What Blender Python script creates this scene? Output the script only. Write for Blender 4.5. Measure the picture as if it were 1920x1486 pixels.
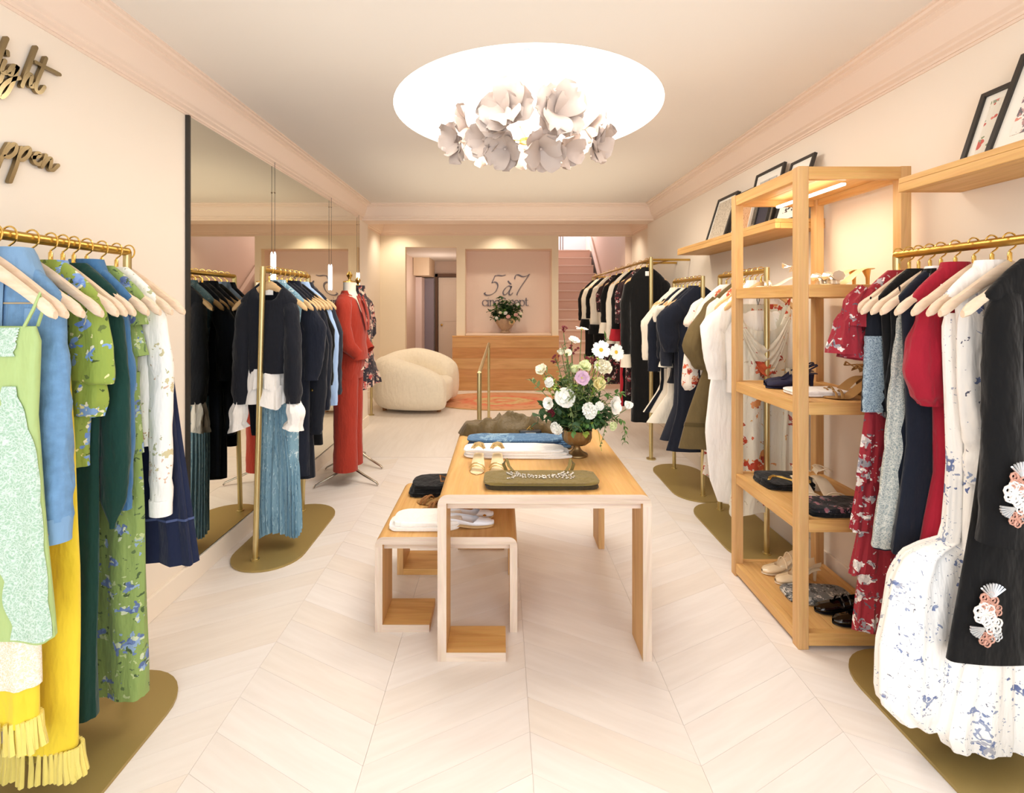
import bpy, bmesh, math, random
from mathutils import Vector, Matrix, noise
from math import sin, cos, pi, radians, sqrt, exp

for _o in list(bpy.data.objects):
    bpy.data.objects.remove(_o, do_unlink=True)
SC = bpy.context.scene
COL = SC.collection

# ------------------------------------------------------------------ camera
cam_d = bpy.data.cameras.new('camera')
cam = bpy.data.objects.new('camera', cam_d)
COL.objects.link(cam)
cam.location = (0, 0, 1.5)
cam.rotation_euler = (radians(90), 0, 0)
cam_d.sensor_width = 36.0
cam_d.lens = 36.0 * 900 / 1920
cam_d.shift_x = 20 / 1920
cam_d.shift_y = -173 / 1920
cam_d.clip_start = 0.05
SC.camera = cam

# ------------------------------------------------------------------ view, world, lights
SC.view_settings.view_transform = 'Standard'
SC.view_settings.look = 'None'
SC.view_settings.gamma = 1
SC.view_settings.use_curve_mapping = False
SC.view_settings.exposure = 0.12
SC.cycles.max_bounces = 10
SC.cycles.diffuse_bounces = 6
SC.cycles.glossy_bounces = 4
SC.cycles.use_denoising = True
SC.cycles.caustics_reflective = False
SC.cycles.caustics_refractive = False
SC.cycles.sample_clamp_indirect = 6.0

W = bpy.data.worlds.new('world')
SC.world = W
W.use_nodes = True
W.node_tree.nodes['Background'].inputs[0].default_value = (0.86, 0.92, 1.0, 1)
W.node_tree.nodes['Background'].inputs[1].default_value = 1.0

def area(name, loc, rot, sx, sy, power, col, spread=180):
    d = bpy.data.lights.new(name, 'AREA')
    d.shape = 'RECTANGLE'; d.size = sx; d.size_y = sy
    d.energy = power; d.color = col; d.spread = radians(spread)
    o = bpy.data.objects.new(name, d); COL.objects.link(o)
    o.location = loc; o.rotation_euler = rot
    return o

def spot(name, loc, target, power, col, ang=100, blend=0.8, rad=0.05):
    d = bpy.data.lights.new(name, 'SPOT')
    d.energy = power; d.color = col; d.spot_size = radians(ang); d.spot_blend = blend
    d.shadow_soft_size = rad
    o = bpy.data.objects.new(name, d); COL.objects.link(o)
    o.location = loc
    o.rotation_euler = (Vector(target) - Vector(loc)).to_track_quat('-Z', 'Y').to_euler()
    return o

def point(name, loc, power, col, rad=0.1):
    d = bpy.data.lights.new(name, 'POINT')
    d.energy = power; d.color = col; d.shadow_soft_size = rad
    o = bpy.data.objects.new(name, d); COL.objects.link(o); o.location = loc
    return o

WARM = (1.0, 0.74, 0.42)
WARM2 = (1.0, 0.87, 0.68)
DAY = (0.87, 0.94, 1.0)
# daylight through the shop front behind the camera
area('daylight', (0.08, -1.0, 1.45), (radians(-90), 0, radians(180)), 3.3, 2.5, 58, DAY)
# light well around the chandelier
area('dome_light', (0.16, 3.0, 2.9), (0, 0, 0), 1.3, 1.3, 38, (1.0, 0.94, 0.85))
# recessed warm ceiling lamps of the front room
for i, (x, y, e) in enumerate(((-0.85, 1.5, 6), (1.0, 1.5, 6), (-0.95, 4.3, 27), (1.1, 4.4, 27), (0.1, 4.9, 27))):
    spot('ceiling_lamp', (x, y, 2.66), (x * 1.25, y, 0), e, WARM2, 140, 0.9, 0.12)
# unseen soft fills added to brighten the front room ceiling, no fixtures
area('ceiling_fill', (0.1, 4.6, 2.15), (radians(180), 0, 0), 2.4, 1.7, 5.5, (1.0, 0.90, 0.70))
area('ceiling_fill', (0.1, 2.0, 2.3), (radians(180), 0, 0), 2.2, .8, 1.2, (1.0, 0.95, 0.86))
# back room lamps
for x in (-1.75, 0.0, 1.9):
    spot('back_lamp', (x, 8.0, 2.90), (x, 8.3, 0), 36, WARM2, 120, 0.9, 0.05)
spot('back_lamp', (-1.2, 6.7, 2.88), (-1.2, 6.8, 0), 58, WARM2, 130, 0.9, 0.1)
spot('back_lamp', (1.3, 6.7, 2.88), (1.3, 6.8, 0), 58, WARM2, 130, 0.9, 0.1)
point('hall_lamp', (-1.3, 9.8, 1.9), 9, (1.0, 0.88, 0.78), 0.15)
area('stair_daylight', (1.6, 12.2, 4.0), (radians(-40), 0, 0), 0.9, 0.9, 26, (0.9, 0.93, 1.0))

# ------------------------------------------------------------------ geometry helpers
random.seed(7)
R = random.Random(11)

def srgb(h):
    h = h.lstrip('#')
    v = [int(h[i:i + 2], 16) / 255 for i in (0, 2, 4)]
    return tuple(((c / 12.92) if c <= 0.04045 else ((c + 0.055) / 1.055) ** 2.4) for c in v)

def link(o, parent=None):
    COL.objects.link(o)
    if parent is not None:
        o.parent = parent
    return o

def thing(name, label, cat, loc=(0, 0, 0), rz=0.0, group=None):
    o = bpy.data.objects.new(name, None)
    o.empty_display_size = 0.05
    COL.objects.link(o)
    o.location = loc; o.rotation_euler = (0, 0, rz)
    o['label'] = label; o['category'] = cat
    if group: o['group'] = group
    return o

def tag(o, label, cat, group=None):
    o['label'] = label; o['category'] = cat
    if group: o['group'] = group
    return o

class MB:
    def __init__(self):
        self.v = []; self.f = []
    def add(self, vs, fs):
        b = len(self.v)
        self.v += [tuple(p) for p in vs]
        self.f += [tuple(i + b for i in f) for f in fs]
        return self
    def box(self, x0, x1, y0, y1, z0, z1, bev=0.0):
        if bev <= 0:
            vs = [(x, y, z) for x in (x0, x1) for y in (y0, y1) for z in (z0, z1)]
            fs = [(0, 1, 3, 2), (4, 6, 7, 5), (0, 4, 5, 1), (2, 3, 7, 6), (0, 2, 6, 4), (1, 5, 7, 3)]
            return self.add(vs, fs)
        bm = bmesh.new()
        bmesh.ops.create_cube(bm, size=1)
        for v in bm.verts:
            v.co = Vector(((x0 + x1) / 2 + v.co.x * (x1 - x0), (y0 + y1) / 2 + v.co.y * (y1 - y0), (z0 + z1) / 2 + v.co.z * (z1 - z0)))
        bmesh.ops.bevel(bm, geom=bm.edges[:], offset=bev, segments=2, affect='EDGES', profile=0.6)
        bm.verts.index_update()
        self.add([v.co[:] for v in bm.verts], [[v.index for v in f.verts] for f in bm.faces])
        bm.free()
        return self
    def rings(self, rings, closed=True, cap0=False, cap1=False):
        n = len(rings[0])
        vs = [p for r in rings for p in r]
        fs = []
        for j in range(len(rings) - 1):
            for i in range(n if closed else n - 1):
                k = (i + 1) % n
                fs.append((j * n + i, j * n + k, (j + 1) * n + k, (j + 1) * n + i))
        if cap0: fs.append(tuple(reversed(range(n))))
        if cap1: fs.append(tuple((len(rings) - 1) * n + i for i in range(n)))
        return self.add(vs, fs)
    def tube(self, path, rad, n=8, caps=True, flat=1.0):
        pts = [Vector(p) for p in path]
        if not hasattr(rad, '__len__'): rad = [rad] * len(pts)
        rings = []
        up = None
        for i, p in enumerate(pts):
            t = (pts[min(i + 1, len(pts) - 1)] - pts[max(i - 1, 0)])
            if t.length < 1e-9: t = Vector((0, 0, 1))
            t.normalize()
            if up is None:
                up = Vector((0, 0, 1)) if abs(t.z) < 0.9 else Vector((0, 1, 0))
            a = t.cross(up)
            if a.length < 1e-4: a = t.orthogonal()
            a.normalize()
            b = a.cross(t).normalized()
            up = b
            rings.append([p + (a * cos(2 * pi * k / n) + b * sin(2 * pi * k / n) * flat) * rad[i] for k in range(n)])
        return self.rings(rings, True, caps, caps)
    def lathe(self, prof, n=24, c=(0, 0, 0), caps=True):
        rings = [[(c[0] + r * cos(2 * pi * k / n), c[1] + r * sin(2 * pi * k / n), c[2] + z) for k in range(n)] for r, z in prof]
        return self.rings(rings, True, caps, caps)
    def grid(self, fn, nu, nv):
        vs = [fn(i / nu, j / nv) for j in range(nv + 1) for i in range(nu + 1)]
        fs = [(j * (nu + 1) + i, j * (nu + 1) + i + 1, (j + 1) * (nu + 1) + i + 1, (j + 1) * (nu + 1) + i) for j in range(nv) for i in range(nu)]
        return self.add(vs, fs)
    def slab(self, outline, z0, z1):
        n = len(outline)
        vs = [(x, y, z0) for x, y in outline] + [(x, y, z1) for x, y in outline]
        fs = [tuple(reversed(range(n))), tuple(range(n, 2 * n))] + [(i, (i + 1) % n, n + (i + 1) % n, n + i) for i in range(n)]
        return self.add(vs, fs)
    def xf(self, m):
        self.v = [tuple(m @ Vector(p)) for p in self.v]
        return self
    def join(self, o):
        return self.add(o.v, o.f)
    def build(self, name, m, parent=None, smooth=True, loc=None, rz=0.0, ang=40):
        me = bpy.data.meshes.new(name)
        me.from_pydata(self.v, [], self.f)
        bm = bmesh.new(); bm.from_mesh(me)
        bmesh.ops.recalc_face_normals(bm, faces=bm.faces[:])
        bm.to_mesh(me); bm.free()
        if isinstance(m, (list, tuple)):
            for q in m: me.materials.append(q)
        else:
            me.materials.append(m)
        if smooth:
            me.polygons.foreach_set('use_smooth', [True] * len(me.polygons))
            try: me.set_sharp_from_angle(angle=radians(ang))
            except Exception: pass
        o = bpy.data.objects.new(name, me)
        link(o, parent)
        if loc is not None: o.location = loc
        if rz: o.rotation_euler = (0, 0, rz)
        return o

def struct(o):
    o['kind'] = 'structure'
    return o

def copy_tree(o, parent=None):
    c = o.copy(); COL.objects.link(c)
    if parent is not None: c.parent = parent
    for ch in list(o.children): copy_tree(ch, c)
    return c

def smooth_path(pts, sub=6):
    P = [Vector(p) for p in pts]
    out = []
    for i in range(len(P) - 1):
        p0 = P[max(i - 1, 0)]; p1 = P[i]; p2 = P[i + 1]; p3 = P[min(i + 2, len(P) - 1)]
        for k in range(sub):
            t = k / sub
            out.append(0.5 * ((2 * p1) + (p2 - p0) * t + (2 * p0 - 5 * p1 + 4 * p2 - p3) * t * t + (3 * p1 - p0 - 3 * p2 + p3) * t ** 3))
    out.append(P[-1])
    return out

# ------------------------------------------------------------------ materials
def newmat(name):
    m = bpy.data.materials.new(name); m.use_nodes = True
    return m, m.node_tree, m.node_tree.nodes['Principled BSDF']

def nd(nt, typ, **kw):
    n = nt.nodes.new(typ)
    for k, v in kw.items():
        if k.startswith('i_'):
            key = k[2:].replace('_', ' ')
            n.inputs[int(key) if key.isdigit() else key].default_value = v
        else:
            setattr(n, k, v)
    return n

def L4(c): return (c[0], c[1], c[2], 1)
def mul(c, k): return tuple(min(1, x * k) for x in c)

def mixc(nt, fac, a, b, blend='MIX'):
    n = nt.nodes.new('ShaderNodeMix'); n.data_type = 'RGBA'; n.blend_type = blend
    for idx, s in ((0, fac), (6, a), (7, b)):
        if hasattr(s, 'is_output'): nt.links.new(s, n.inputs[idx])
        elif isinstance(s, (int, float)): n.inputs[idx].default_value = s
        else: n.inputs[idx].default_value = L4(s)
    return n.outputs[2]

def ramp(nt, src, stops, interp='LINEAR'):
    r = nt.nodes.new('ShaderNodeValToRGB')
    r.color_ramp.interpolation = interp
    el = r.color_ramp.elements
    while len(el) < len(stops): el.new(0.5)
    for e, (p, c) in zip(el, stops):
        e.position = p; e.color = L4(c) if len(c) == 3 else c
    nt.links.new(src, r.inputs[0])
    return r.outputs[0]

def obj_coord(nt, scale=(1, 1, 1), distort=0.0, dscale=10.0):
    tc = nd(nt, 'ShaderNodeTexCoord')
    mp = nd(nt, 'ShaderNodeMapping'); mp.inputs['Scale'].default_value = scale
    nt.links.new(tc.outputs['Object'], mp.inputs[0])
    out = mp.outputs[0]
    if distort:
        nz = nd(nt, 'ShaderNodeTexNoise', i_Scale=dscale, i_Detail=2.0)
        nt.links.new(out, nz.inputs['Vector'])
        sub = nd(nt, 'ShaderNodeVectorMath', operation='SUBTRACT'); sub.inputs[1].default_value = (.5, .5, .5)
        nt.links.new(nz.outputs['Color'], sub.inputs[0])
        sc = nd(nt, 'ShaderNodeVectorMath', operation='SCALE'); sc.inputs['Scale'].default_value = distort
        nt.links.new(sub.outputs[0], sc.inputs[0])
        ad = nd(nt, 'ShaderNodeVectorMath', operation='ADD')
        nt.links.new(out, ad.inputs[0]); nt.links.new(sc.outputs[0], ad.inputs[1])
        out = ad.outputs[0]
    return out

def add_bump(nt, b, src, strength=0.2, dist=0.002):
    bp = nd(nt, 'ShaderNodeBump'); bp.inputs['Strength'].default_value = strength; bp.inputs['Distance'].default_value = dist
    nt.links.new(src, bp.inputs['Height']); nt.links.new(bp.outputs[0], b.inputs['Normal'])

_MC = {}
def plain(name, col, rough=0.5, metal=0.0, bump=0.0, bscale=60.0, var=0.0, spec=0.5, coat=0.0):
    if name in _MC: return _MC[name]
    if isinstance(col, str): col = srgb(col)
    m, nt, b = newmat(name)
    b.inputs['Base Color'].default_value = L4(col)
    b.inputs['Roughness'].default_value = rough
    b.inputs['Metallic'].default_value = metal
    b.inputs['Specular IOR Level'].default_value = spec
    b.inputs['Coat Weight'].default_value = coat
    if bump or var:
        v = obj_coord(nt)
        nz = nd(nt, 'ShaderNodeTexNoise', i_Scale=bscale, i_Detail=4.0)
        nt.links.new(v, nz.inputs['Vector'])
        if var: nt.links.new(mixc(nt, nz.outputs['Fac'], mul(col, 1 - var), mul(col, 1 + var)), b.inputs['Base Color'])
        if bump: add_bump(nt, b, nz.outputs['Fac'], bump)
    _MC[name] = m
    return m

def cloth_relief(nt, b, fine, strength):
    v = obj_coord(nt, (1, 1, .32), .05, 6.0)
    nz = nd(nt, 'ShaderNodeTexNoise', i_Scale=17.0, i_Detail=3.0, i_Roughness=.55); nt.links.new(v, nz.inputs['Vector'])
    b1 = nd(nt, 'ShaderNodeBump'); b1.inputs['Strength'].default_value = .55; b1.inputs['Distance'].default_value = .03
    nt.links.new(nz.outputs['Fac'], b1.inputs['Height'])
    b2 = nd(nt, 'ShaderNodeBump'); b2.inputs['Strength'].default_value = strength; b2.inputs['Distance'].default_value = .001
    nt.links.new(fine, b2.inputs['Height']); nt.links.new(b1.outputs[0], b2.inputs['Normal'])
    nt.links.new(b2.outputs[0], b.inputs['Normal'])

def fabric(name, col, rough=0.9, weave=350.0, bump=0.25, var=0.1, sheen=0.15, vscale=9.0):
    if name in _MC: return _MC[name]
    if isinstance(col, str): col = srgb(col)
    m, nt, b = newmat(name)
    v = obj_coord(nt)
    n1 = nd(nt, 'ShaderNodeTexNoise', i_Scale=vscale, i_Detail=5.0); nt.links.new(v, n1.inputs['Vector'])
    n2 = nd(nt, 'ShaderNodeTexNoise', i_Scale=weave, i_Detail=1.0); nt.links.new(v, n2.inputs['Vector'])
    nt.links.new(mixc(nt, n1.outputs['Fac'], mul(col, 1 - var), mul(col, 1 + var)), b.inputs['Base Color'])
    b.inputs['Roughness'].default_value = rough
    b.inputs['Sheen Weight'].default_value = sheen
    b.inputs['Specular IOR Level'].default_value = 0.25
    cloth_relief(nt, b, n2.outputs['Fac'], bump)
    _MC[name] = m
    return m

def floral(name, base, layers, rough=0.7, dist=0.06, weave=300.0, stretch=(1, 1, 1)):
    """layers: (scale, threshold, [colours], petal break-up)"""
    if name in _MC: return _MC[name]
    if isinstance(base, str): base = srgb(base)
    m, nt, b = newmat(name)
    cur = None
    for li, (scale, thr, cols, brk) in enumerate(layers):
        v = obj_coord(nt, stretch, dist, 26.0)
        off = nd(nt, 'ShaderNodeVectorMath', operation='ADD'); off.inputs[1].default_value = (li * 3.7, li * 1.9, li * 5.3)
        nt.links.new(v, off.inputs[0])
        vo = nd(nt, 'ShaderNodeTexVoronoi', i_Scale=scale); nt.links.new(off.outputs[0], vo.inputs['Vector'])
        v2 = nd(nt, 'ShaderNodeTexVoronoi', i_Scale=scale * 3.4); nt.links.new(off.outputs[0], v2.inputs['Vector'])
        mm = nd(nt, 'ShaderNodeMath', operation='MULTIPLY_ADD'); mm.inputs[1].default_value = brk
        nt.links.new(v2.outputs['Distance'], mm.inputs[0]); nt.links.new(vo.outputs['Distance'], mm.inputs[2])
        lt = nd(nt, 'ShaderNodeMath', operation='LESS_THAN'); lt.inputs[1].default_value = thr * 1.12 + brk * .47
        nt.links.new(mm.outputs[0], lt.inputs[0])
        sep = nd(nt, 'ShaderNodeSeparateColor')
        nt.links.new((v2 if li % 2 == 0 else vo).outputs['Color'], sep.inputs[0])
        k = len(cols)
        cr = ramp(nt, sep.outputs[0], [((i / k), srgb(c) if isinstance(c, str) else c) for i, c in enumerate(cols)], 'CONSTANT')
        cur = mixc(nt, lt.outputs[0], cur if cur is not None else base, cr)
    nt.links.new(cur, b.inputs['Base Color'])
    b.inputs['Roughness'].default_value = rough
    b.inputs['Sheen Weight'].default_value = 0.1
    b.inputs['Specular IOR Level'].default_value = 0.3
    n2 = nd(nt, 'ShaderNodeTexNoise', i_Scale=weave); nt.links.new(obj_coord(nt), n2.inputs['Vector'])
    cloth_relief(nt, b, n2.outputs['Fac'], 0.2)
    _MC[name] = m
    return m

def lace(name, thread, under, scale=70.0):
    if name in _MC: return _MC[name]
    thread = srgb(thread); under = srgb(under)
    m, nt, b = newmat(name)
    v = obj_coord(nt, (1, 1, 1), 0.05, 30.0)
    vo = nd(nt, 'ShaderNodeTexVoronoi', i_Scale=scale, feature='DISTANCE_TO_EDGE'); nt.links.new(v, vo.inputs['Vector'])
    w = nd(nt, 'ShaderNodeTexVoronoi', i_Scale=scale * .33); nt.links.new(v, w.inputs['Vector'])
    s = nd(nt, 'ShaderNodeMath', operation='MULTIPLY'); s.inputs[1].default_value = 26.0
    nt.links.new(w.outputs['Distance'], s.inputs[0])
    sn = nd(nt, 'ShaderNodeMath', operation='SINE'); nt.links.new(s.outputs[0], sn.inputs[0])
    ln = ramp(nt, vo.outputs['Distance'], [(0.0, (1, 1, 1)), (0.16, (0.15, 0.15, 0.15)), (0.4, (0, 0, 0))])
    rg = ramp(nt, sn.outputs[0], [(0.25, (0, 0, 0)), (0.8, (.9, .9, .9))])
    mx = mixc(nt, 0.35, ln, rg, 'ADD')
    nt.links.new(mixc(nt, mx, under, thread), b.inputs['Base Color'])
    b.inputs['Roughness'].default_value = 0.9
    add_bump(nt, b, mx, 0.5, 0.002)
    _MC[name] = m
    return m

def wood(name, c1, c2, axis='Y', scale=1.0, rough=0.5):
    if name in _MC: return _MC[name]
    if isinstance(c1, str): c1 = srgb(c1)
    if isinstance(c2, str): c2 = srgb(c2)
    m, nt, b = newmat(name)
    s = {'X': (1.2, 16, 16), 'Y': (16, 1.2, 16), 'Z': (16, 16, 1.2)}[axis]
    v = obj_coord(nt, tuple(k * scale for k in s))
    n1 = nd(nt, 'ShaderNodeTexNoise', i_Scale=1.6, i_Detail=6.0, i_Roughness=0.6, i_Distortion=0.8); nt.links.new(v, n1.inputs['Vector'])
    n2 = nd(nt, 'ShaderNodeTexNoise', i_Scale=9.0, i_Detail=3.0); nt.links.new(v, n2.inputs['Vector'])
    a = ramp(nt, n1.outputs['Fac'], [(0.3, c2), (0.62, c1)])
    nt.links.new(mixc(nt, 0.16, a, n2.outputs['Color'], 'SOFT_LIGHT'), b.inputs['Base Color'])
    b.inputs['Roughness'].default_value = rough
    b.inputs['Specular IOR Level'].default_value = 0.3
    add_bump(nt, b, n2.outputs['Fac'], 0.12, 0.001)
    _MC[name] = m
    return m

def emit(name, col, s):
    if name in _MC: return _MC[name]
    m, nt, b = newmat(name)
    b.inputs['Base Color'].default_value = L4(col)
    b.inputs['Emission Color'].default_value = L4(col)
    b.inputs['Emission Strength'].default_value = s
    _MC[name] = m
    return m

M = {}
M['wall'] = plain('wall_paint', '#f3e8da', 0.75, bump=0.03, bscale=180, spec=0.2)
M['wall_back'] = plain('back_wall_paint', '#f3e6cf', 0.75, spec=0.2)
M['pink'] = plain('pink_paint', '#f2ddd0', 0.7, spec=0.2)
M['ceil'] = plain('ceiling_paint', '#ece6de', 0.85, bump=0.04, bscale=220, spec=0.15)
M['crown'] = plain('cornice_paint', '#f3dfcf', 0.6, spec=0.3)
M['floor'] = plain('floor_bed', '#dacfc6', 0.7)
M['mirror'] = plain('mirror_glass', (0.88, 0.87, 0.76), 0.015, 1.0)
M['black'] = plain('black_edge', '#2a2723', 0.5)
M['oak_x'] = wood('oak_x', '#dcae6e', '#c49153', 'X')
M['oak_y'] = wood('oak_y', '#dcb072', '#c89657', 'Y')
M['oak_z'] = wood('oak_z', '#d8ae78', '#c29560', 'Z')
M['edge_x'] = wood('oak_edge_x', '#dccab9', '#c4ac98', 'X')  # paler oak edge surface, with cool front daylight put into its colour
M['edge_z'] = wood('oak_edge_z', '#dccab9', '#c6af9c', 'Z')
M['brass'] = plain('brushed_brass', '#c9a455', 0.34, 1.0, bump=0.05, bscale=300)
M['brass_pale'] = plain('satin_brass', '#cdbd8c', 0.36, 1.0)
M['plate'] = plain('brass_plate', '#aa945a', 0.45, 0.45, bump=0.04, bscale=400, var=0.05)
M['gold'] = plain('polished_gold', '#e3c06e', 0.18, 1.0)
M['chrome'] = plain('brushed_nickel', '#b9b2a6', 0.25, 1.0)
M['hanger'] = wood('hanger_wood', '#ecd4bb', '#dfc3a6', 'X', 1.4, 0.55)
M['hanger_tan'] = wood('hanger_wood_tan', '#e2bd8c', '#d2a871', 'X', 1.4, 0.5)
# ------------------------------------------------------------------ setting: room shell
XL, XR, YB, ZC = -1.67, 1.83, 5.75, 2.69
BXL, BXR, BYB, BZC = -2.12, 2.31, 8.4, 2.92
YF = -1.2
CR, CX, CY = 0.815, 0.16, 3.0

def floor_mat():
    m, nt, b = newmat('limewashed_floor')
    oi = nd(nt, 'ShaderNodeObjectInfo')
    v = obj_coord(nt, (14, 1.5, 1))
    n1 = nd(nt, 'ShaderNodeTexNoise', i_Scale=2.0, i_Detail=6.0, i_Distortion=0.6); nt.links.new(v, n1.inputs['Vector'])
    base = ramp(nt, n1.outputs['Fac'], [(0.3, srgb('#e9e2dd')), (0.65, srgb('#efe9e5'))])
    tint = ramp(nt, oi.outputs['Random'], [(0, srgb('#faf6f0')), (0.5, srgb('#ffffff')), (1, srgb('#faf8f6'))])
    nt.links.new(mixc(nt, 1.0, base, tint, 'MULTIPLY'), b.inputs['Base Color'])
    b.inputs['Roughness'].default_value = 0.36
    b.inputs['Specular IOR Level'].default_value = 0.4
    add_bump(nt, b, n1.outputs['Fac'], 0.05, 0.001)
    return m
M['plank'] = floor_mat()

flo = struct(MB().box(-2.6, 2.8, YF - .2, 12.8, -0.12, -0.004).build('floor', M['floor'], smooth=False))
MB().box(XL - .05, XR + .05, YF - .1, 0.897, -0.004, 0).build('front_screed', M['plank'], flo, smooth=False)
MB().box(-2.3, 2.5, 4.71, 12.6, -0.004, 0).build('rear_screed', M['plank'], flo, smooth=False)

def clip_y(poly, lo, hi):
    for s, lim in ((1, lo), (-1, -hi)):
        out = []
        for i in range(len(poly)):
            a, c = poly[i], poly[(i + 1) % len(poly)]
            ia, ic = s * a[1] >= lim, s * c[1] >= lim
            if ia: out.append(a)
            if ia != ic:
                t = (lim - s * a[1]) / (s * c[1] - s * a[1])
                out.append((a[0] + (c[0] - a[0]) * t, a[1] + (c[1] - a[1]) * t))
        poly = out
        if len(poly) < 3: return []
    return poly

xs = [XL, -1.0, -0.45, 0.1, 0.65, 1.2, XR]
gy = 0.0
for ci in range(6):
    xa, xb = xs[ci] + .0005, xs[ci + 1] - .0005
    dy = 0.5 * (xb - xa) * (1 if ci % 2 == 0 else -1)
    w = 0.15
    for k in range(-4, 40):
        y0 = gy + k * w
        if min(y0, y0 + dy) > 4.7: break
        poly = clip_y([(xa, y0 + .0004), (xb, y0 + dy + .0004), (xb, y0 + dy + w - .0004), (xa, y0 + w - .0004)], 0.9, 4.7)
        if len(poly) > 2:
            cx = sum(p[0] for p in poly) / len(poly); cy = sum(p[1] for p in poly) / len(poly)
            a = math.atan2(dy, xb - xa) - pi / 2
            ca, sa = cos(-a), sin(-a)
            loc = [((p[0] - cx) * ca - (p[1] - cy) * sa, (p[0] - cx) * sa + (p[1] - cy) * ca) for p in poly]
            MB().slab(loc, -0.004, R.uniform(-.0003, .0003)).build('plank', M['plank'], flo, smooth=False, loc=(cx, cy, 0), rz=a)
    gy += dy

# side walls of the shop front room and of the back room
wl = struct(MB().box(XL - .12, XL, YF, YB + .25, 0, ZC + .3).box(BXL - .12, BXL, YB + .25, 12.6, 0, BZC + .3)
            .box(BXL, XL - .125, YB + .13, YB + .249, 0, BZC).build('wall_left', M['wall'], smooth=False))
wr = struct(MB().box(XR, XR + .12, YF, YB + .25, 0, ZC + .3).box(BXR, BXR + .12, YB + .25, BYB + .1, 0, BZC + .3)
            .box(XR + .125, BXR, YB + .13, YB + .249, 0, BZC).build('wall_right', M['wall'], smooth=False))
wf = struct(MB().box(XL - .12, -1.52, YF - .12, YF, 0, ZC + .3).box(1.68, XR + .12, YF - .12, YF, 0, ZC + .3)
            .box(-1.52, 1.68, YF - .12, YF, 0, 0.12).box(-1.52, 1.68, YF - .12, YF, 2.6, ZC + .3).build('wall_front', M['wall'], smooth=False))
bm_ = struct(MB().box(BXL, BXR, YB + .002, YB + .248, 2.5, 3.1).build('trim_1', M['crown'], smooth=False))

# ceiling with the round opening of the light well
bm = bmesh.new()
N = 72
outer = [bm.verts.new(p) for p in ((XL - .1, YF, ZC), (XR + .1, YF, ZC), (XR + .1, YB, ZC), (XL - .1, YB, ZC))]
inner = [bm.verts.new((CX + CR * cos(2 * pi * k / N), CY + CR * sin(2 * pi * k / N), ZC)) for k in range(N)]
eds = [bm.edges.new((outer[i], outer[(i + 1) % 4])) for i in range(4)] + [bm.edges.new((inner[i], inner[(i + 1) % N])) for i in range(N)]
bmesh.ops.triangle_fill(bm, use_beauty=True, use_dissolve=False, edges=eds)
for f in bm.faces[:]:
    c = f.calc_center_median()
    if (c.x - CX) ** 2 + (c.y - CY) ** 2 < (CR * .97) ** 2 and all(v in inner for v in f.verts): bm.faces.remove(f)
me = bpy.data.meshes.new('ceiling'); bm.to_mesh(me); bm.free(); me.materials.append(M['ceil'])
ce = bpy.data.objects.new('ceiling', me); COL.objects.link(ce); struct(ce)
MB().box(BXL, BXR, YB + .25, BYB + .1, BZC, BZC + .1).build('rear_ceiling', M['ceil'], ce, smooth=False)

# light well
lw = thing('ceiling_light', 'large round glowing recessed ceiling light around the petal chandelier', 'light', (CX, CY, ZC))
MB().lathe([(CR, 0), (CR, 0.06)], 72, caps=False).build('rim', plain('well_white', '#fbfaf7', 0.6), lw)
dm = [(CR + .0, .06)] + [(CR * cos(a * pi / 2 / 8), .06 + .34 * sin(a * pi / 2 / 8)) for a in range(1, 8)] + [(0.02, .40)]
MB().lathe(dm, 72, caps=False).build('diffuser', emit('dome_glow', (1.0, 0.985, 0.955), 1.5), lw)

# cornices
def cornice(name, a, c, n_in, z_top, drop, proj, prof=None):
    """a->c run along the wall, n_in = inward direction"""
    prof = prof or [(-.03, 0), (0.04, 0), (0.04, .06), (.08, .06), (.08, .12), (.20, .17), (.20, .22), (.30, .27), (.42, .42), (.52, .62), (.60, .74), (.60, .80), (.72, .84), (.72, .88), (.86, .90), (.90, .95), (1.0, .95), (1.0, 1.0)]
    mb = MB(); A = Vector(a); C = Vector(c); n = Vector(n_in)
    r = []
    for P in (A, C):
        r.append([(P.x + n.x * proj * p[0], P.y + n.y * proj * p[0], z_top - drop + drop * p[1]) for p in prof])
    mb.rings(r, closed=False)
    return struct(mb.build(name, M['crown'], ang=12))
cornice('trim_2', (XL, YF, 0), (XL, YB, 0), (1, 0, 0), ZC, .19, .14)
cornice('trim_3', (XR, YF, 0), (XR, YB, 0), (-1, 0, 0), ZC, .19, .14)
cornice('trim_4', (XL, YB, 0), (XR, YB, 0), (0, -1, 0), ZC, .19, .13)
cornice('trim_5', (BXL, BYB, 0), (BXR, BYB, 0), (0, -1, 0), BZC, .22, .15)
cornice('trim_6', (BXL, YB + .25, 0), (BXL, BYB, 0), (1, 0, 0), BZC, .22, .15)
cornice('trim_7', (BXR, YB + .25, 0), (BXR, BYB, 0), (-1, 0, 0), BZC, .22, .15)

def baseb(name, x0, x1, y0, y1):
    return struct(MB().box(x0, x1, y0, y1, 0, .115, .004).build(name, M['wall'], smooth=False))
baseb('baseboard_left', XL, XL + .018, YF, YB + .25)
baseb('baseboard_right', XR - .018, XR, YF, YB + .25)
baseb('baseboard_rear_left', BXL, BXL + .018, YB + .25, BYB)
baseb('baseboard_rear_right', BXR - .018, BXR, YB + .25, BYB)

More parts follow.
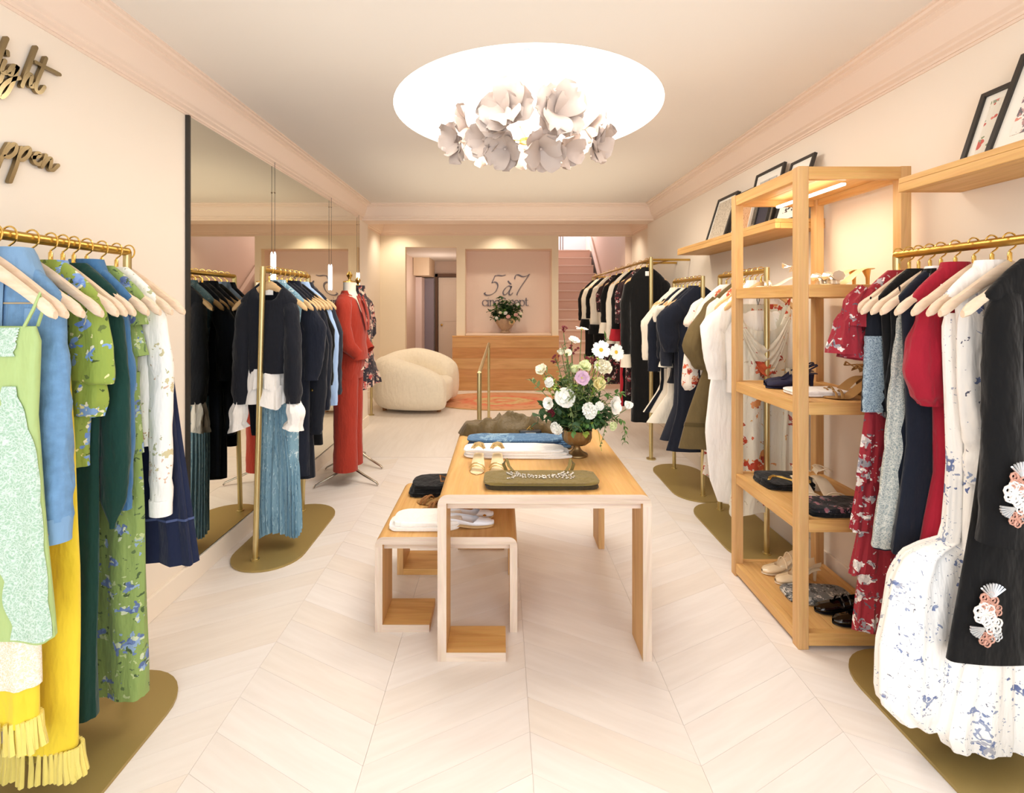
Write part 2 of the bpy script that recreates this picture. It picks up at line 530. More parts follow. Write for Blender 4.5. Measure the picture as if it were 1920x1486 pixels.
# back wall with doorway, desk alcove and stair opening
B0, B1 = BYB, BYB + .12
struct(MB().box(BXL, -1.68, B0, B1, 0, BZC).box(-1.68, -.784, B0, B1, 2.50, BZC).box(-.784, -.635, B0, B1, 0, BZC)
       .box(-.635, .887, B0, B1, 2.47, BZC).box(.887, 1.0, B0, B1, 0, BZC).box(1.0, BXR, B0, B1, 2.70, BZC).box(-.635, .887, B0, B1, 0, .95)
       .build('wall_back', M['wall_back'], smooth=False))
struct(MB().box(-.70, .95, 8.80, 8.88, .9, 2.6).box(-.70, -.637, B1, 8.80, .9, 2.6).box(.889, .95, B1, 8.80, .9, 2.6).box(-.70, .95, B1, 8.80, 2.47, 2.55)
       .build('wall_alcove', M['pink'], smooth=False))
# hallway behind the doorway
struct(MB().box(-2.0, -1.9, B1, 11.35, 0, 2.5).box(-.80, -.70, B1, 11.35, 0, 2.5).box(-2.0, -.7, 11.2, 11.3, 0, 2.5).build('wall_hall', plain('hall_paint', '#e3cdbd', .75), smooth=False))
struct(MB().box(-2.0, -.7, B1, 11.3, 2.50, 2.56).build('ceiling_hall', M['ceil'], smooth=False))
# stair shaft
struct(MB().box(.96, 1.0, 8.9, 12.5, 0, 4.6).box(2.2, 2.45, B1, 12.5, 0, 4.6).build('wall_stair', M['pink'], smooth=False))
struct(MB().box(.9, 2.4, 12.5, 12.6, 0, 4.6).build('wall_landing', plain('landing_paint', '#dfe2ea', .8), smooth=False))
struct(MB().box(.9, 2.4, B1, 12.6, 4.6, 4.7).build('ceiling_stair', M['ceil'], smooth=False))

# hall doors
d1 = struct(MB().box(-1.46, -.86, 11.14, 11.185, 0, 2.12, .004).build('door_1', plain('door_paint', '#f3e6d4', .5), smooth=False))
MB().lathe([(.0, 0), (.018, .004), (.028, .03), (.022, .05), (0.0, .055)], 14).xf(Matrix.Translation((-1.38, 11.14, 1.02)) @ Matrix.Rotation(pi / 2, 4, 'X')).build('knob', M['brass'], d1)
for z0, z1 in ((.2, .95), (1.1, 1.95)):
    MB().box(-1.36, -.96, 11.13, 11.14, z0, z1, .003).build('panel', plain('door_paint', '#f3e6d4', .5), d1, smooth=False)
struct(MB().box(-1.53, -1.47, 11.08, 11.19, 0, 2.2).box(-1.53, -.82, 11.08, 11.19, 2.13, 2.2).build('trim_8', plain('dark_jamb', '#6b4f3a', .6), smooth=False))
struct(MB().box(-1.76, -1.55, 11.02, 11.10, 0, 2.1, .01).build('door_2', plain('grey_door', '#9a93a0', .6), smooth=False))
struct(MB().box(-1.9, -1.76, 10.6, 11.05, 0, 2.1, .01).build('trim_9', plain('hall_white', '#f3e3e0', .6), smooth=False))
struct(MB().box(-1.89, -1.55, 10.3, 11.15, 2.12, 2.5).build('trim_10', plain('hall_beam', '#e8d3b6', .7), smooth=False))

# stairs
st = thing('staircase', 'pink painted staircase climbing behind the right end of the wooden desk', 'stairs', (1.0, 8.52, 0))
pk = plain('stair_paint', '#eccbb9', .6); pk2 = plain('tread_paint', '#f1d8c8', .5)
for k in range(14):
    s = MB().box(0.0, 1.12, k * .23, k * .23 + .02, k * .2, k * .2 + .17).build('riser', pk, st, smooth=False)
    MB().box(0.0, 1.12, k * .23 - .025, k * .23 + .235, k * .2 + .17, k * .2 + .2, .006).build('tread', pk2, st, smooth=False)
MB().tube([(1.15, .1, .52), (1.15, 3.1, 3.12)], .05, 4).build('stringer', pk2, st, smooth=False)
MB().box(0, 1.2, 3.22, 3.9, 2.6, 2.8).build('landing', pk2, st, smooth=False)
for k in range(3):
    MB().tube([(.42 + k * .06, 3.5, 2.8), (.42 + k * .06, 3.5, 3.7)], .012, 8).build('baluster', plain('baluster_grey', '#8c8684', .5), st)
MB().box(.2, .62, 3.47, 3.53, 3.7, 3.75).build('handrail', plain('baluster_grey', '#8c8684', .5), st, smooth=False)

# wall mirror
mi = thing('wall_mirror', 'tall frameless mirror covering the left wall behind the brass rail of navy clothes', 'mirror', (XL, 4.08, 0))
MB().box(.002, .012, -1.53, 1.54, .125, 2.497).build('glass', M['mirror'], mi, smooth=False)
MB().box(0, .02, -1.545, -1.53, .12, 2.50).box(0, .006, -1.53, 1.54, .117, .125).build('edge_channel', M['black'], mi, smooth=False)

# slim pendant tubes hanging in front of the mirror
for k, (y, zt, zn) in enumerate(((3.49, 1.88, 2.31), (4.65, 1.885, 2.44), (5.55, 1.865, 2.42))):
    p = thing('pendant_light', ['slim glowing tube pendant in front of the mirror, nearest of the three', 'slim glowing tube pendant in front of the mirror above the red blazer', 'slim glowing tube pendant by the far edge of the mirror'][k], 'pendant light', (-1.647, y, 0), 0, 'tube pendants along the mirror')
    MB().tube([(0, 0, zt), (0, 0, 2.55)], .0016, 5).build('cord', M['black'], p)
    MB().lathe([(.006, zt - .25), (.009, zt - .24), (.009, zt - .02), (.004, zt)], 10).build('tube', emit('tube_glow', (0.92, .96, 1.0), 3.0), p)
    MB().lathe([(.0, zn - .01), (.008, zn), (0, zn + .01)], 8).build('bead', M['chrome'], p)

# ------------------------------------------------------------------ lettering
def ribbon(pts, w, th, plane, sub=6, nib=None):
    """rounded stroke; plane(u,v,d)->world point; w constant or nib (angle, thin, thick)"""
    P = smooth_path([(p[0], p[1], 0) for p in pts], sub) if len(pts) > 2 else [Vector((p[0], p[1], 0)) for p in pts]
    Lf, Rt = [], []
    for i, p in enumerate(P):
        t = (P[min(i + 1, len(P) - 1)] - P[max(i - 1, 0)]).normalized()
        ww = w
        if nib:
            a = math.atan2(t.y, t.x)
            ww = nib[1] + (nib[2] - nib[1]) * abs(sin(a - nib[0])) ** 1.5
        n = Vector((-t.y, t.x, 0)) * ww / 2
        Lf.append(p + n); Rt.append(p - n)
    t0 = (P[1] - P[0]).normalized(); t1 = (P[-1] - P[-2]).normalized()
    capw = (Lf[0] - Rt[0]).length * .35; capw1 = (Lf[-1] - Rt[-1]).length * .35
    Lf = [P[0] - t0 * capw + (Lf[0] - P[0]) * .5] + Lf + [P[-1] + t1 * capw1 + (Lf[-1] - P[-1]) * .5]
    Rt = [P[0] - t0 * capw + (Rt[0] - P[0]) * .5] + Rt + [P[-1] + t1 * capw1 + (Rt[-1] - P[-1]) * .5]
    n = len(Lf)
    mb = MB()
    rings = [[plane(Lf[i].x, Lf[i].y, th), plane(Rt[i].x, Rt[i].y, th), plane(Rt[i].x, Rt[i].y, 0), plane(Lf[i].x, Lf[i].y, 0)] for i in range(n)]
    mb.rings(rings, True, True, True)
    return mb

def wall_word(name, label, letters, yc, zc, wid=.0128):
    root = thing(name, label, 'wall lettering', (XL, yc, zc), 0, 'script words on the left wall')
    mt = plain('bronze_mirror', '#8d7c5c', .22, .9)
    k = 0
    for ch, strokes in letters:
        mb = MB()
        for s in strokes:
            k += 1
            pts = []
            for px, py in s:
                Y = 1.66 * 900 / (940 - px); Z = 1.5 + (570 - py) / 900 * Y
                pts.append((Y - yc, Z - zc))
            mb.join(ribbon(pts, wid, .012 + .0004 * (k % 5), lambda u, v, d: (d + .004, u, v)))
        mb.build('letter', mt, root, smooth=False)
wall_word('script_lettering', 'bronze script lettering ending in light, upper line high on the left wall', [
    ('l', [[(11, 71), (4, 88), (-6, 116), (-14, 140), (-12, 154), (-4, 152), (2, 140)]]),
    ('i', [[(11, 96), (11.5, 104)], [(6.5, 113), (1, 126), (0, 134), (6, 137), (11, 134)]]),
    ('g', [[(30, 127), (22, 123), (15, 130), (12, 138), (18, 139), (26, 131), (30, 124), (26, 140), (19, 158), (9, 175), (-1, 182), (-5, 174), (4, 159), (18, 149), (34, 146)]]),
    ('h', [[(66, 88), (56, 114), (46, 140), (38, 162)], [(38, 162), (44, 148), (52, 139), (57, 142), (55, 152), (54, 161), (59, 162), (64, 157)]]),
    ('t', [[(84, 108), (76, 130), (67, 152), (64, 166), (69, 173), (75, 171), (81, 162)], [(63, 116), (80, 125), (97, 133), (110, 140)]])], 1.70, 2.25)
wall_word('script_lettering', 'bronze script lettering ending in ppen, lower line on the left wall', [
    ('p', [[(15, 269), (5, 286), (-4, 306), (-14, 334)], [(3, 290), (14, 276), (24, 270), (28, 276), (24, 287), (14, 294), (6, 293)]]),
    ('p', [[(38, 276), (34, 288), (27, 312), (16, 341)], [(33, 290), (42, 279), (51, 277), (53, 284), (47, 294), (38, 300), (33, 298)]]),
    ('e', [[(58, 295), (68, 294), (73, 289), (67, 287), (62, 293), (62, 303), (70, 308), (78, 303)]]),
    ('n', [[(84, 290), (80, 302), (76, 313)], [(77, 311), (86, 299), (93, 297), (93, 306), (91, 316), (96, 319), (102, 314), (107, 309)]])], 1.70, 1.93)

# shop sign in the alcove
sg = thing('wall_sign', 'dark slate 5à7 cinq à sept lettering on the pink alcove wall', 'sign', (0, 8.80, 0))
ink = plain('slate_ink', '#6f6a78', .6)
def sp(u, v, d): return (u, -d - .001, v)
def sgn(strokes, x, z, s, name, th=.012, nib=(radians(35), .006, .028), sl=0.0):
    mb = MB()
    for q in strokes:
        mb.join(ribbon([(x + (a + sl * c) * s, z + c * s) for a, c in q], .02, th, sp, 5, nib))
    mb.build(name, ink, sg, smooth=False)
S = .36
five = [[(.92, 1.0), (.75, .96), (.55, .98), (.40, .96)], [(.40, .96), (.34, .78), (.28, .60)], [(.28, .60), (.42, .64), (.56, .56), (.60, .38), (.50, .14), (.30, .0), (.08, -.02), (-.04, .06), (.02, .12)]]
aa = [[(.36, .40), (.22, .44), (.06, .30), (.0, .12), (.06, .0), (.18, .04), (.32, .24), (.38, .42)], [(.40, .42), (.32, .16), (.32, .02), (.40, .0), (.50, .1)], [(.18, .68), (.26, .60), (.34, .54)]]
seven = [[(.02, .80), (.06, .98), (.2, 1.0), (.4, .92), (.6, .94), (.76, 1.04)], [(.76, 1.04), (.58, .74), (.38, .4), (.26, .14), (.22, -.02)]]
zb = 1.675
sgn(five, -.30, zb, S, 'digit', sl=.12)
sgn(aa, .025, zb, S, 'letter', sl=.14)
sgn(seven, .205, zb, S, 'digit', sl=.10)
def serif(ch):
    s = {'c': [[(.42, .36), (.32, .46), (.14, .44), (.04, .24), (.12, .04), (.28, 0), (.42, .1)]],
         'i': [[(.1, .45), (.1, 0)], [(.02, .45), (.1, .45)], [(.02, 0), (.19, 0)], [(.09, .62), (.12, .64)]],
         'n': [[(.1, .45), (.1, 0)], [(.02, .45), (.1, .45)], [(.02, 0), (.18, 0)], [(.1, .34), (.24, .46), (.36, .38), (.37, 0)], [(.29, 0), (.46, 0)]],
         'q': [[(.36, .38), (.22, .46), (.06, .36), (.04, .14), (.16, 0), (.36, .1)], [(.38, .45), (.38, -.24)], [(.28, -.24), (.47, -.24)]],
         'a': [[(.34, .40), (.2, .44), (.05, .28), (.02, .1), (.1, 0), (.3, .2), (.38, .44)], [(.38, .44), (.32, .06), (.44, .06)], [(.16, .66), (.3, .56)]],
         's': [[(.32, .36), (.22, .46), (.06, .40), (.1, .27), (.28, .2), (.34, .08), (.2, -.01), (.04, .1)]],
         'e': [[(.04, .24), (.38, .26), (.34, .40), (.2, .46), (.06, .34), (.05, .12), (.2, -.01), (.38, .1)]],
         'p': [[(.1, .45), (.1, -.24)], [(.02, .45), (.1, .45)], [(.02, -.24), (.2, -.24)], [(.1, .36), (.26, .46), (.42, .36), (.42, .1), (.26, 0), (.1, .1)]],
         't': [[(.16, .62), (.16, .1), (.24, 0), (.34, .06)], [(.03, .45), (.32, .45)]]}
    return s[ch]
x = -.355
for ch, adv in (('c', .40), ('i', .17), ('n', .42), ('q', .44), (' ', .17), ('a', .46), (' ', .16), ('s', .34), ('e', .40), ('p', .43), ('t', .33)):
    if ch != ' ': sgn(serif(ch), x, 1.47, .228, 'letter', nib=(radians(10), .005, .018))
    x += adv * .228
# ------------------------------------------------------------------ garments
def sgnpow(v, e): return (1 if v >= 0 else -1) * abs(v) ** e

class Body:
    """hanging cloth: rows = [(z, half width left, half width right, half thickness, fold amplitude)], local to the hanger neck"""
    def __init__(s, rows, k=7, ph=0.0, hemwave=0.0, dip=None, pleat=False, cx=0.0, cy=0.0, nseg=44, sway=0.0):
        s.rows = rows; s.k = k; s.ph = ph; s.hw = hemwave; s.dip = dip; s.pleat = pleat; s.cx = cx; s.cy = cy; s.nseg = nseg; s.sway = sway
    def row(s, v):
        n = len(s.rows) - 1
        f = min(max(v, 0), 1) * n; i = min(int(f), n - 1); t = f - i
        a, b = s.rows[i], s.rows[i + 1]
        return [a[q] + (b[q] - a[q]) * t for q in range(5)]
    def vz(s, z):
        for i in range(len(s.rows) - 1):
            a, b = s.rows[i][0], s.rows[i + 1][0]
            if a >= z >= b: return (i + (a - z) / (a - b)) / (len(s.rows) - 1)
        return 0.0 if z > s.rows[0][0] else 1.0
    def pt(s, u, v, off=0.0):
        z, wl, wr, th, am = s.row(v)
        th0 = 2 * pi * u
        c, q = cos(th0), sin(th0)
        w = wr if c >= 0 else wl
        zz = s.rows[0][0] - z
        kk = s.k
        if s.pleat:
            d = am * (2 / pi * math.asin(sin(kk * th0 + s.ph)))
        else:
            d = am * (sin(kk * th0 + s.ph + .9 * sin(zz * 3 + s.ph)) * .65 + .45 * sin(kk * 1.9 * th0 + 2.1 * s.ph + zz * 2.0))
            d += am * .35 * sin(zz * 9 + s.ph * 3 + th0 * 2)
        x = s.cx + (w + off) * sgnpow(c, .8) + d * .5 * c
        y = s.cy + (th + off) * sgnpow(q, .75) + d * q + s.sway * sin(zz * 2.2 + s.ph)
        if s.hw and v > .9: z += s.hw * (v - .9) / .1 * sin(3 * th0 + s.ph)
        if s.dip and q < 0:
            z -= s.dip[0] * exp(-(x / s.dip[1]) ** 4) * max(0, 1 - v * s.dip[2])
        return (x, y, z)
    def mesh(s, nv=None, v0=0.0, v1=1.0, off=0.0, u0=0.0, u1=1.0):
        nv = nv or max(18, int(abs(s.rows[0][0] - s.rows[-1][0]) / .04))
        mb = MB(); n = s.nseg
        full = u1 - u0 > .999
        # sample more densely near the shoulder
        vs = [v0 + (v1 - v0) * (j / nv) for j in range(nv + 1)]
        rings = [[s.pt(u0 + (u1 - u0) * k / (n if full else n - 1), v, off) for k in range(n)] for v in vs]
        mb.rings(rings, full)
        return mb
    def panel(s, uu, v0, v1, off=.004, nu=10, nv=40, scal=0.0, seed=1.0):
        """lace strip lying on the cloth; uu(v)->(u0,u1)"""
        mb = MB()
        def fn(a, b):
            v = v0 + (v1 - v0) * b
            u0, u1 = uu(b)
            if scal:
                u0 -= scal * abs(sin(b * 22 + seed)) * (1 - a); u1 += scal * abs(sin(b * 19 + seed * 2)) * a
            p = s.pt(u0 + (u1 - u0) * a, v, off)
            return p
        return mb.grid(fn, nu, nv)

def sleeve(path, k=5, am=.005, ph=0.0, n=22, sub=6):
    """path: (x,y,z,r across, r depth)"""
    P = []
    for i in range(len(path) - 1):
        a, b = path[i], path[i + 1]
        for t in range(sub):
            f = t / sub; f2 = f * f * (3 - 2 * f)
            P.append([a[q] + (b[q] - a[q]) * (f if q < 3 else f2) for q in range(5)])
    P.append(list(path[-1]))
    rings = []
    for i, p in enumerate(P):
        t = Vector(P[min(i + 1, len(P) - 1)][:3]) - Vector(P[max(i - 1, 0)][:3])
        t.normalize()
        b = Vector((0, 1, 0)); b = (b - t * b.dot(t)).normalized()
        a = t.cross(b)
        c = Vector(p[:3])
        rg = []
        for q in range(n):
            th = 2 * pi * q / n
            d = am * (1.5 * noise.noise(Vector((cos(th) * 1.1 + ph, sin(th) * 1.1, c.z * 11 + ph))) + (sin(k * th + ph) * .7 if k > 5 else .8 * noise.noise(Vector((cos(th) * 2.3, sin(th) * 2.3 + ph, c.z * 24)))))
            rg.append(c + a * (p[3] + d) * cos(th) + b * (p[4] + d) * sin(th))
        rings.append(rg)
    return MB().rings(rings, True, True, False)

# ---- hangers
def make_hanger(mat):
    mb = MB()
    L = []
    N_ = 24
    rings = []
    for i in range(N_ + 1):
        t = i / N_ * 2 - 1
        x = t * .215
        a = abs(t)
        z = -.145 * (a ** 1.25) - .002
        wz = .017 + .011 * (1 - a) ** 2 + (.004 if a > .8 else 0)
        wy = .007 + .006 * a
        if a > .97: wz *= .55; wy *= .6
        y = .012 * a * a
        rings.append([(x, y + wy * cos(2 * pi * k / 8), z + wz * sin(2 * pi * k / 8) - .008) for k in range(8)])
    mb.rings(rings, True, True, True)
    hk = MB().tube([(0, 0, .012), (0, 0, .045)] + [(.0, 0, .045)] + [(.024 * sin(a) , 0, .073 - .026 * cos(a) + .002) for a in [x * pi / 10 for x in range(2, 15)]], .0028, 6)
    hk.lathe([(.006, 0), (.006, .03), (.003, .034)], 8, (0, 0, .008))
    return mb, hk
HB, HH = make_hanger(M['hanger'])
_hm = HB.build('hanger_bar', M['hanger']); _hh = HH.build('hook', M['gold'])
_hm2 = HB.build('hanger_bar', M['hanger_tan'])
ME_BAR, ME_HOOK, ME_BAR2 = _hm.data, _hh.data, _hm2.data
for o in (_hm, _hh, _hm2): bpy.data.objects.remove(o)

def hanger(x, y, z, rz, label, group, tan=False, tilt=0.0):
    h = thing('clothes_hanger', label, 'hanger', (x, y, z), rz, group)
    h.rotation_euler = (0, tilt, rz)
    for nm, me_ in (('hanger_bar', ME_BAR2 if tan else ME_BAR), ('hook', ME_HOOK)):
        link(bpy.data.objects.new(nm, me_), h)
    return h

ZN = 1.625   # neck of the hangers on the standard rails
class Garm:
    def __init__(s, name, label, cat, x, y, rz=0.0, group=None, zn=ZN):
        s.t = thing(name, label, cat, (x, y, zn), rz, group); s.zn = zn; s.x = x; s.y = y
    def body(s, rows, mat, name='body', **kw):
        s.b = Body([(r[0] - s.zn,) + tuple(r[1:]) for r in rows], **kw)
        s.o = s.b.mesh().build(name, mat, s.t, ang=60)
        return s
    def sl(s, path, mat, name='sleeve', **kw):
        o = sleeve([(p[0], p[1], p[2] - s.zn, p[3], p[4]) for p in path], **kw).build(name, mat, s.t, ang=60)
        return o
    def part(s, mb, name, mat, **kw):
        o = mb.build(name, mat, s.t, **kw)
        if name in ('collar', 'neck_band', 'scarf', 'high_collar'): o.location.z -= .036
        return o

def shoulders(w=.205, drop=.15, th=.03, z0=None, am=.002, zn=ZN):
    z0 = zn if z0 is None else z0
    return [(z0 + .012, .045, .045, .014, 0), (z0 - .02, .085, .085, .022, 0), (z0 - .06, .13, .13, th * .8, am * .5), (z0 - .10, .165, .165, th, am), (z0 - drop, w, w, th, am)]

def longsleeve(sd, z0, z1, x0=.19, x1=.225, r0=.055, r1=.04, y=0.0, bulge=0.0, ry=None):
    m = (z0 + z1) / 2
    ry = ry or r0 * .62
    return [(sd * (x0 - .05), 0, z0 + .02, r0 * .7, .022), (sd * x0, 0, z0 - .03, r0, ry), (sd * (x1 + .005 + bulge), y, z0 * .7 + z1 * .3, r0 * .95 + bulge, ry), (sd * (x1 + bulge * .6), y, m * .6 + z1 * .4, r0 * .9 + bulge * .7, ry * .95), (sd * x1, y, z1 + .03, (r0 + r1) / 2, ry * .8), (sd * x1, y, z1, r1, ry * .75)]
# ------------------------------------------------------------------ clothes rails
def plate(mb, cx, cy, w, l, t=.012, r=None):
    r = r or w / 2 * .98
    o = []
    for qx, qy, a0 in ((1, 1, 0), (-1, 1, 90), (-1, -1, 180), (1, -1, 270)):
        for k in range(9):
            a = radians(a0 + k * 90 / 8)
            o.append((cx + qx * (w / 2 - r) + r * cos(a), cy + qy * (l / 2 - r) + r * sin(a)))
    return mb.slab(o, 0.0005, t)

def rail(label, x, y0, y1, zt=1.70, w=.42, p0=True, lean=0.0, post_r=.016, post_mat='brass_pale', above=.02):
    """floor-standing rail: rounded brass plate, two posts, one rod along Y"""
    cy = (y0 + y1) / 2; l = (y1 - y0)
    t = thing('clothes_rail', label, 'clothes rail', (x, cy, 0), 0, 'floor standing brass clothes rails')
    plate(MB(), 0, 0, w, l + .24).build('base_plate', M['plate'], t, ang=30)
    for k, yy in enumerate((-l / 2, l / 2)):
        top = zt + (above if k == 0 else .0)
        MB().tube([(-lean, yy, .012), (0, yy, top)], post_r, 14).build('post', M[post_mat], t)
        MB().lathe([(.024, .012), (.024, .018), (.017, .02)], 14, (-lean, yy, 0)).build('post_collar', M[post_mat], t)
    MB().tube([(0, -l / 2 - .0, zt), (0, l / 2 + .0, zt)], .0155, 14).build('rod', M['brass'], t)
    return t

rail('brass clothes rail at the left front holding the denim jacket and green dresses', -1.43, .92, 1.835, post_r=.014)
rail('brass clothes rail in front of the mirror holding navy clothes and a blue fringed skirt', -1.39, 2.80, 3.46, lean=.045)
rail('brass clothes rail at the right front holding the white flowered gown and black trousers', 1.61, 1.05, 1.955, post_r=.014)
rail('brass clothes rail behind the wooden tower holding the satin floral dress', 1.585, 2.866, 3.48)
rail('brass clothes rail holding the ivory coat and charcoal dresses, on the right', 1.57, 3.74, 4.36)

# tall wall rail on the right beyond the floor seam
t = thing('clothes_rail', 'tall brass wall rail on slim foot holding black and ivory clothes near the stairs', 'clothes rail', (1.45, 4.65, 0), 0)
MB().tube([(0, 0, .01), (0, 0, 1.955)], .019, 14).build('post', M['brass_pale'], t)
MB().lathe([(.045, 0), (.045, .01), (.02, .014)], 16).build('foot_flange', M['brass_pale'], t)
MB().tube([(0, 0, 1.93), (0, 2.95, 1.93)], .0135, 10).build('rod', M['brass'], t)
for yy, xx in ((0, .375), (.35, .375), (2.95, .85)):
    MB().tube([(0, yy, 1.93), (xx, yy, 1.93)], .011, 8).build('wall_arm', M['brass'], t)
MB().tube([(0, 2.95, .01), (0, 2.95, 1.93)], .016, 10).build('post', M['brass_pale'], t)
MB().tube([(.18, 0, 1.93), (.18, 2.95, 1.90)], .008, 8).build('brace_rod', M['brass'], t)

# low empty rails
for lab, x, y0, y1 in (('low empty brass rail standing behind the oak display table', -.165, 3.6, 6.3), ('low empty brass rail by the left wall behind the floral dress', -1.76, 6.15, 6.5)):
    t = thing('low_rail', lab, 'clothes rail', (x, y0, 0))
    zt = .985
    for yy in (0, y1 - y0):
        MB().tube([(0, yy, .008), (0, yy, zt)], .0175, 12).build('post', M['brass_pale'], t)
        MB().lathe([(.04, 0), (.04, .008), (.02, .012)], 14, (0, yy, 0)).build('foot_flange', M['brass_pale'], t)
    MB().tube([(0, -.0, zt), (0, y1 - y0, zt)], .015, 12).build('rod', M['brass_pale'], t)

# ------------------------------------------------------------------ wooden tower and wall shelves
def oakbox(t, name, x0, x1, y0, y1, z0, z1, axis):
    return MB().box(x0, x1, y0, y1, z0, z1, .003).build(name, M['oak_' + axis], t, smooth=False)

tw = thing('shelf_tower', 'tall open oak shelf tower with shoes on the right', 'shelf', (1.29, 2.083, 0))
D, Wd, PS = .565, .49, .045
for px in (0, Wd - PS):
    for py in (0, D):
        oakbox(tw, 'post', px, px + PS, py, py + PS, 0, 2.10, 'z')
def tower_shelf(zt, th, name):
    # frame of rails with a board let in
    oakbox(tw, 'front_rail', PS, Wd - PS, 0, .03, zt - th, zt, 'x')
    oakbox(tw, 'back_rail', PS, Wd - PS, D + PS - .03, D + PS, zt - th, zt, 'x')
    oakbox(tw, 'side_rail', 0.004, .034, PS, D, zt - th, zt, 'y')
    oakbox(tw, 'side_rail', Wd - .034, Wd - .004, PS, D, zt - th, zt, 'y')
    for k in range(3):
        w = (Wd - .07) / 3
        oakbox(tw, name, .035 + k * w, .035 + (k + 1) * w - .0012, .031, D + PS - .031, zt - .022, zt - .001, 'y')
for zt in (2.098, 1.586, 1.074, .565, .072):
    tower_shelf(zt, .055, 'shelf_board')
MB().box(.222, .242, .05, .56, 2.028, 2.040, .003).build('light_bar', emit('led_bar', (1.0, .93, .80), 9.0), tw, smooth=False)
area('tower_led', (1.522, 2.385, 2.02), (0, 0, 0), .02, .5, 2.4, (1.0, .86, .62))

def wall_shelf(label, x0, y0, y1, zt):
    s = thing('wall_shelf', label, 'shelf', (XR, (y0 + y1) / 2, zt))
    l = (y1 - y0) / 2
    oakbox(s, 'shelf_board', x0 - XR + .002, -.001, -l, l, -.022, 0, 'y')
    oakbox(s, 'front_lip', x0 - XR, x0 - XR + .03, -l, l, -.056, -.0225, 'y')
    oakbox(s, 'underside', x0 - XR + .031, -.001, -l + .031, l - .031, -.056, -.0225, 'y')
    oakbox(s, 'end_lip', x0 - XR + .031, -.001, -l, -l + .03, -.056, -.0225, 'x')
    oakbox(s, 'end_lip', x0 - XR + .031, -.001, l - .03, l, -.056, -.0225, 'x')
    return s
wall_shelf('oak wall shelf at the upper right carrying two framed flower prints', 1.58, .55, 1.912, 2.0)
wall_shelf('oak wall shelf behind the tower carrying a row of dark framed prints', 1.547, 2.712, 4.22, 1.985)

# picture frames leaning on the shelves
def frame(label, y0, y1, z0, h, xb, lean, art, th=.018, border=.018, mat_w=.03, group='framed prints on the wall shelves', mount='#f1eee6', fm='#2b2723'):
    w = y1 - y0
    t = thing('picture_frame', label, 'picture frame', (xb, (y0 + y1) / 2, z0), 0, group)
    t.rotation_euler = (0, lean, 0)
    fmat = plain('frame_' + fm[1:], fm, .45)
    a, b = -w / 2, w / 2
    for nm, bx in (('frame_side', (0, th, a, a + border, 0, h)), ('frame_side', (0, th, b - border, b, 0, h)), ('frame_rail', (0, th, a + border, b - border, 0, border)), ('frame_rail', (0, th, a + border, b - border, h - border, h))):
        MB().box(*bx, .0015).build(nm, fmat, t, smooth=False)
    MB().box(.009, th - .002, a + border, b - border, border, h - border).build('mount', plain('mount_' + mount[1:], mount, .6), t, smooth=False)
    m_ = border + mat_w
    MB().box(.007, .009, a + m_, b - m_, m_, h - m_).build('print', art, t, smooth=False)
    return t
art1 = floral('print_red_flowers', '#e9e4d8', [(16, .30, ['#c9635a', '#d9877c', '#9aa08a'], .35), (30, .14, ['#8f9a78', '#c9938a'], .2)], stretch=(1, 1, 1), dist=.02)
art2 = floral('print_mauve_vine', '#efe9e2', [(26, .38, ['#8c7780', '#b58d8d', '#6f6a70'], .4), (14, .16, ['#d98c7c'], .3)], dist=.05)
art3 = floral('print_stone', '#cfc4b2', [(60, .36, ['#b0a48f', '#c7bba6', '#a2957f'], .3)], dist=.03)
art4 = floral('print_grey', '#bdbcb8', [(50, .34, ['#8f9090', '#aeb0b0', '#9a948c'], .3)], dist=.04)
art5 = floral('print_rust', '#c79a72', [(46, .36, ['#b27f55', '#a8764e', '#d7b08c'], .3)], dist=.04)
art6 = floral('print_black_motif', '#f0ebe2', [(42, .42, ['#37302c', '#5a524b', '#2b2723'], .3)], dist=.06, stretch=(1, 1.0, 1.6))
frame('smaller framed print with red flowers on the upper right shelf', 1.575, 1.795, 2.0, .30, 1.70, .32, art1, mat_w=.028)
frame('taller framed print of mauve vines overlapping the red flower print', 1.36, 1.655, 2.0, .385, 1.655, .36, art2, mat_w=.045)
frame('black framed stone-toned print, first at the far end of the far shelf', 3.60, 3.93, 1.985, .385, 1.66, .30, art3, mat_w=.02, border=.02, th=.028)
frame('black framed print right behind the left tower post on the far shelf', 3.40, 3.60, 1.985, .36, 1.69, .28, art3, mat_w=.03, border=.016)
frame('large black framed grey print standing tall in the middle of the far shelf', 3.04, 3.38, 1.985, .43, 1.70, .22, art4, mat_w=.05)
frame('small rust-coloured print in front of the large grey print', 3.17, 3.34, 1.985, .24, 1.62, .22, art5, mat_w=.006, border=.006, fm='#efe6d8')
frame('dark-backed small frame between the rust print and the white print', 2.98, 3.12, 1.985, .23, 1.63, .24, plain('night_print', '#262233', .5), mat_w=.004, border=.008)
frame('black framed white print with dark motif at the near end of the far shelf', 2.73, 2.955, 1.985, .40, 1.665, .30, art6, mat_w=.05, border=.016)

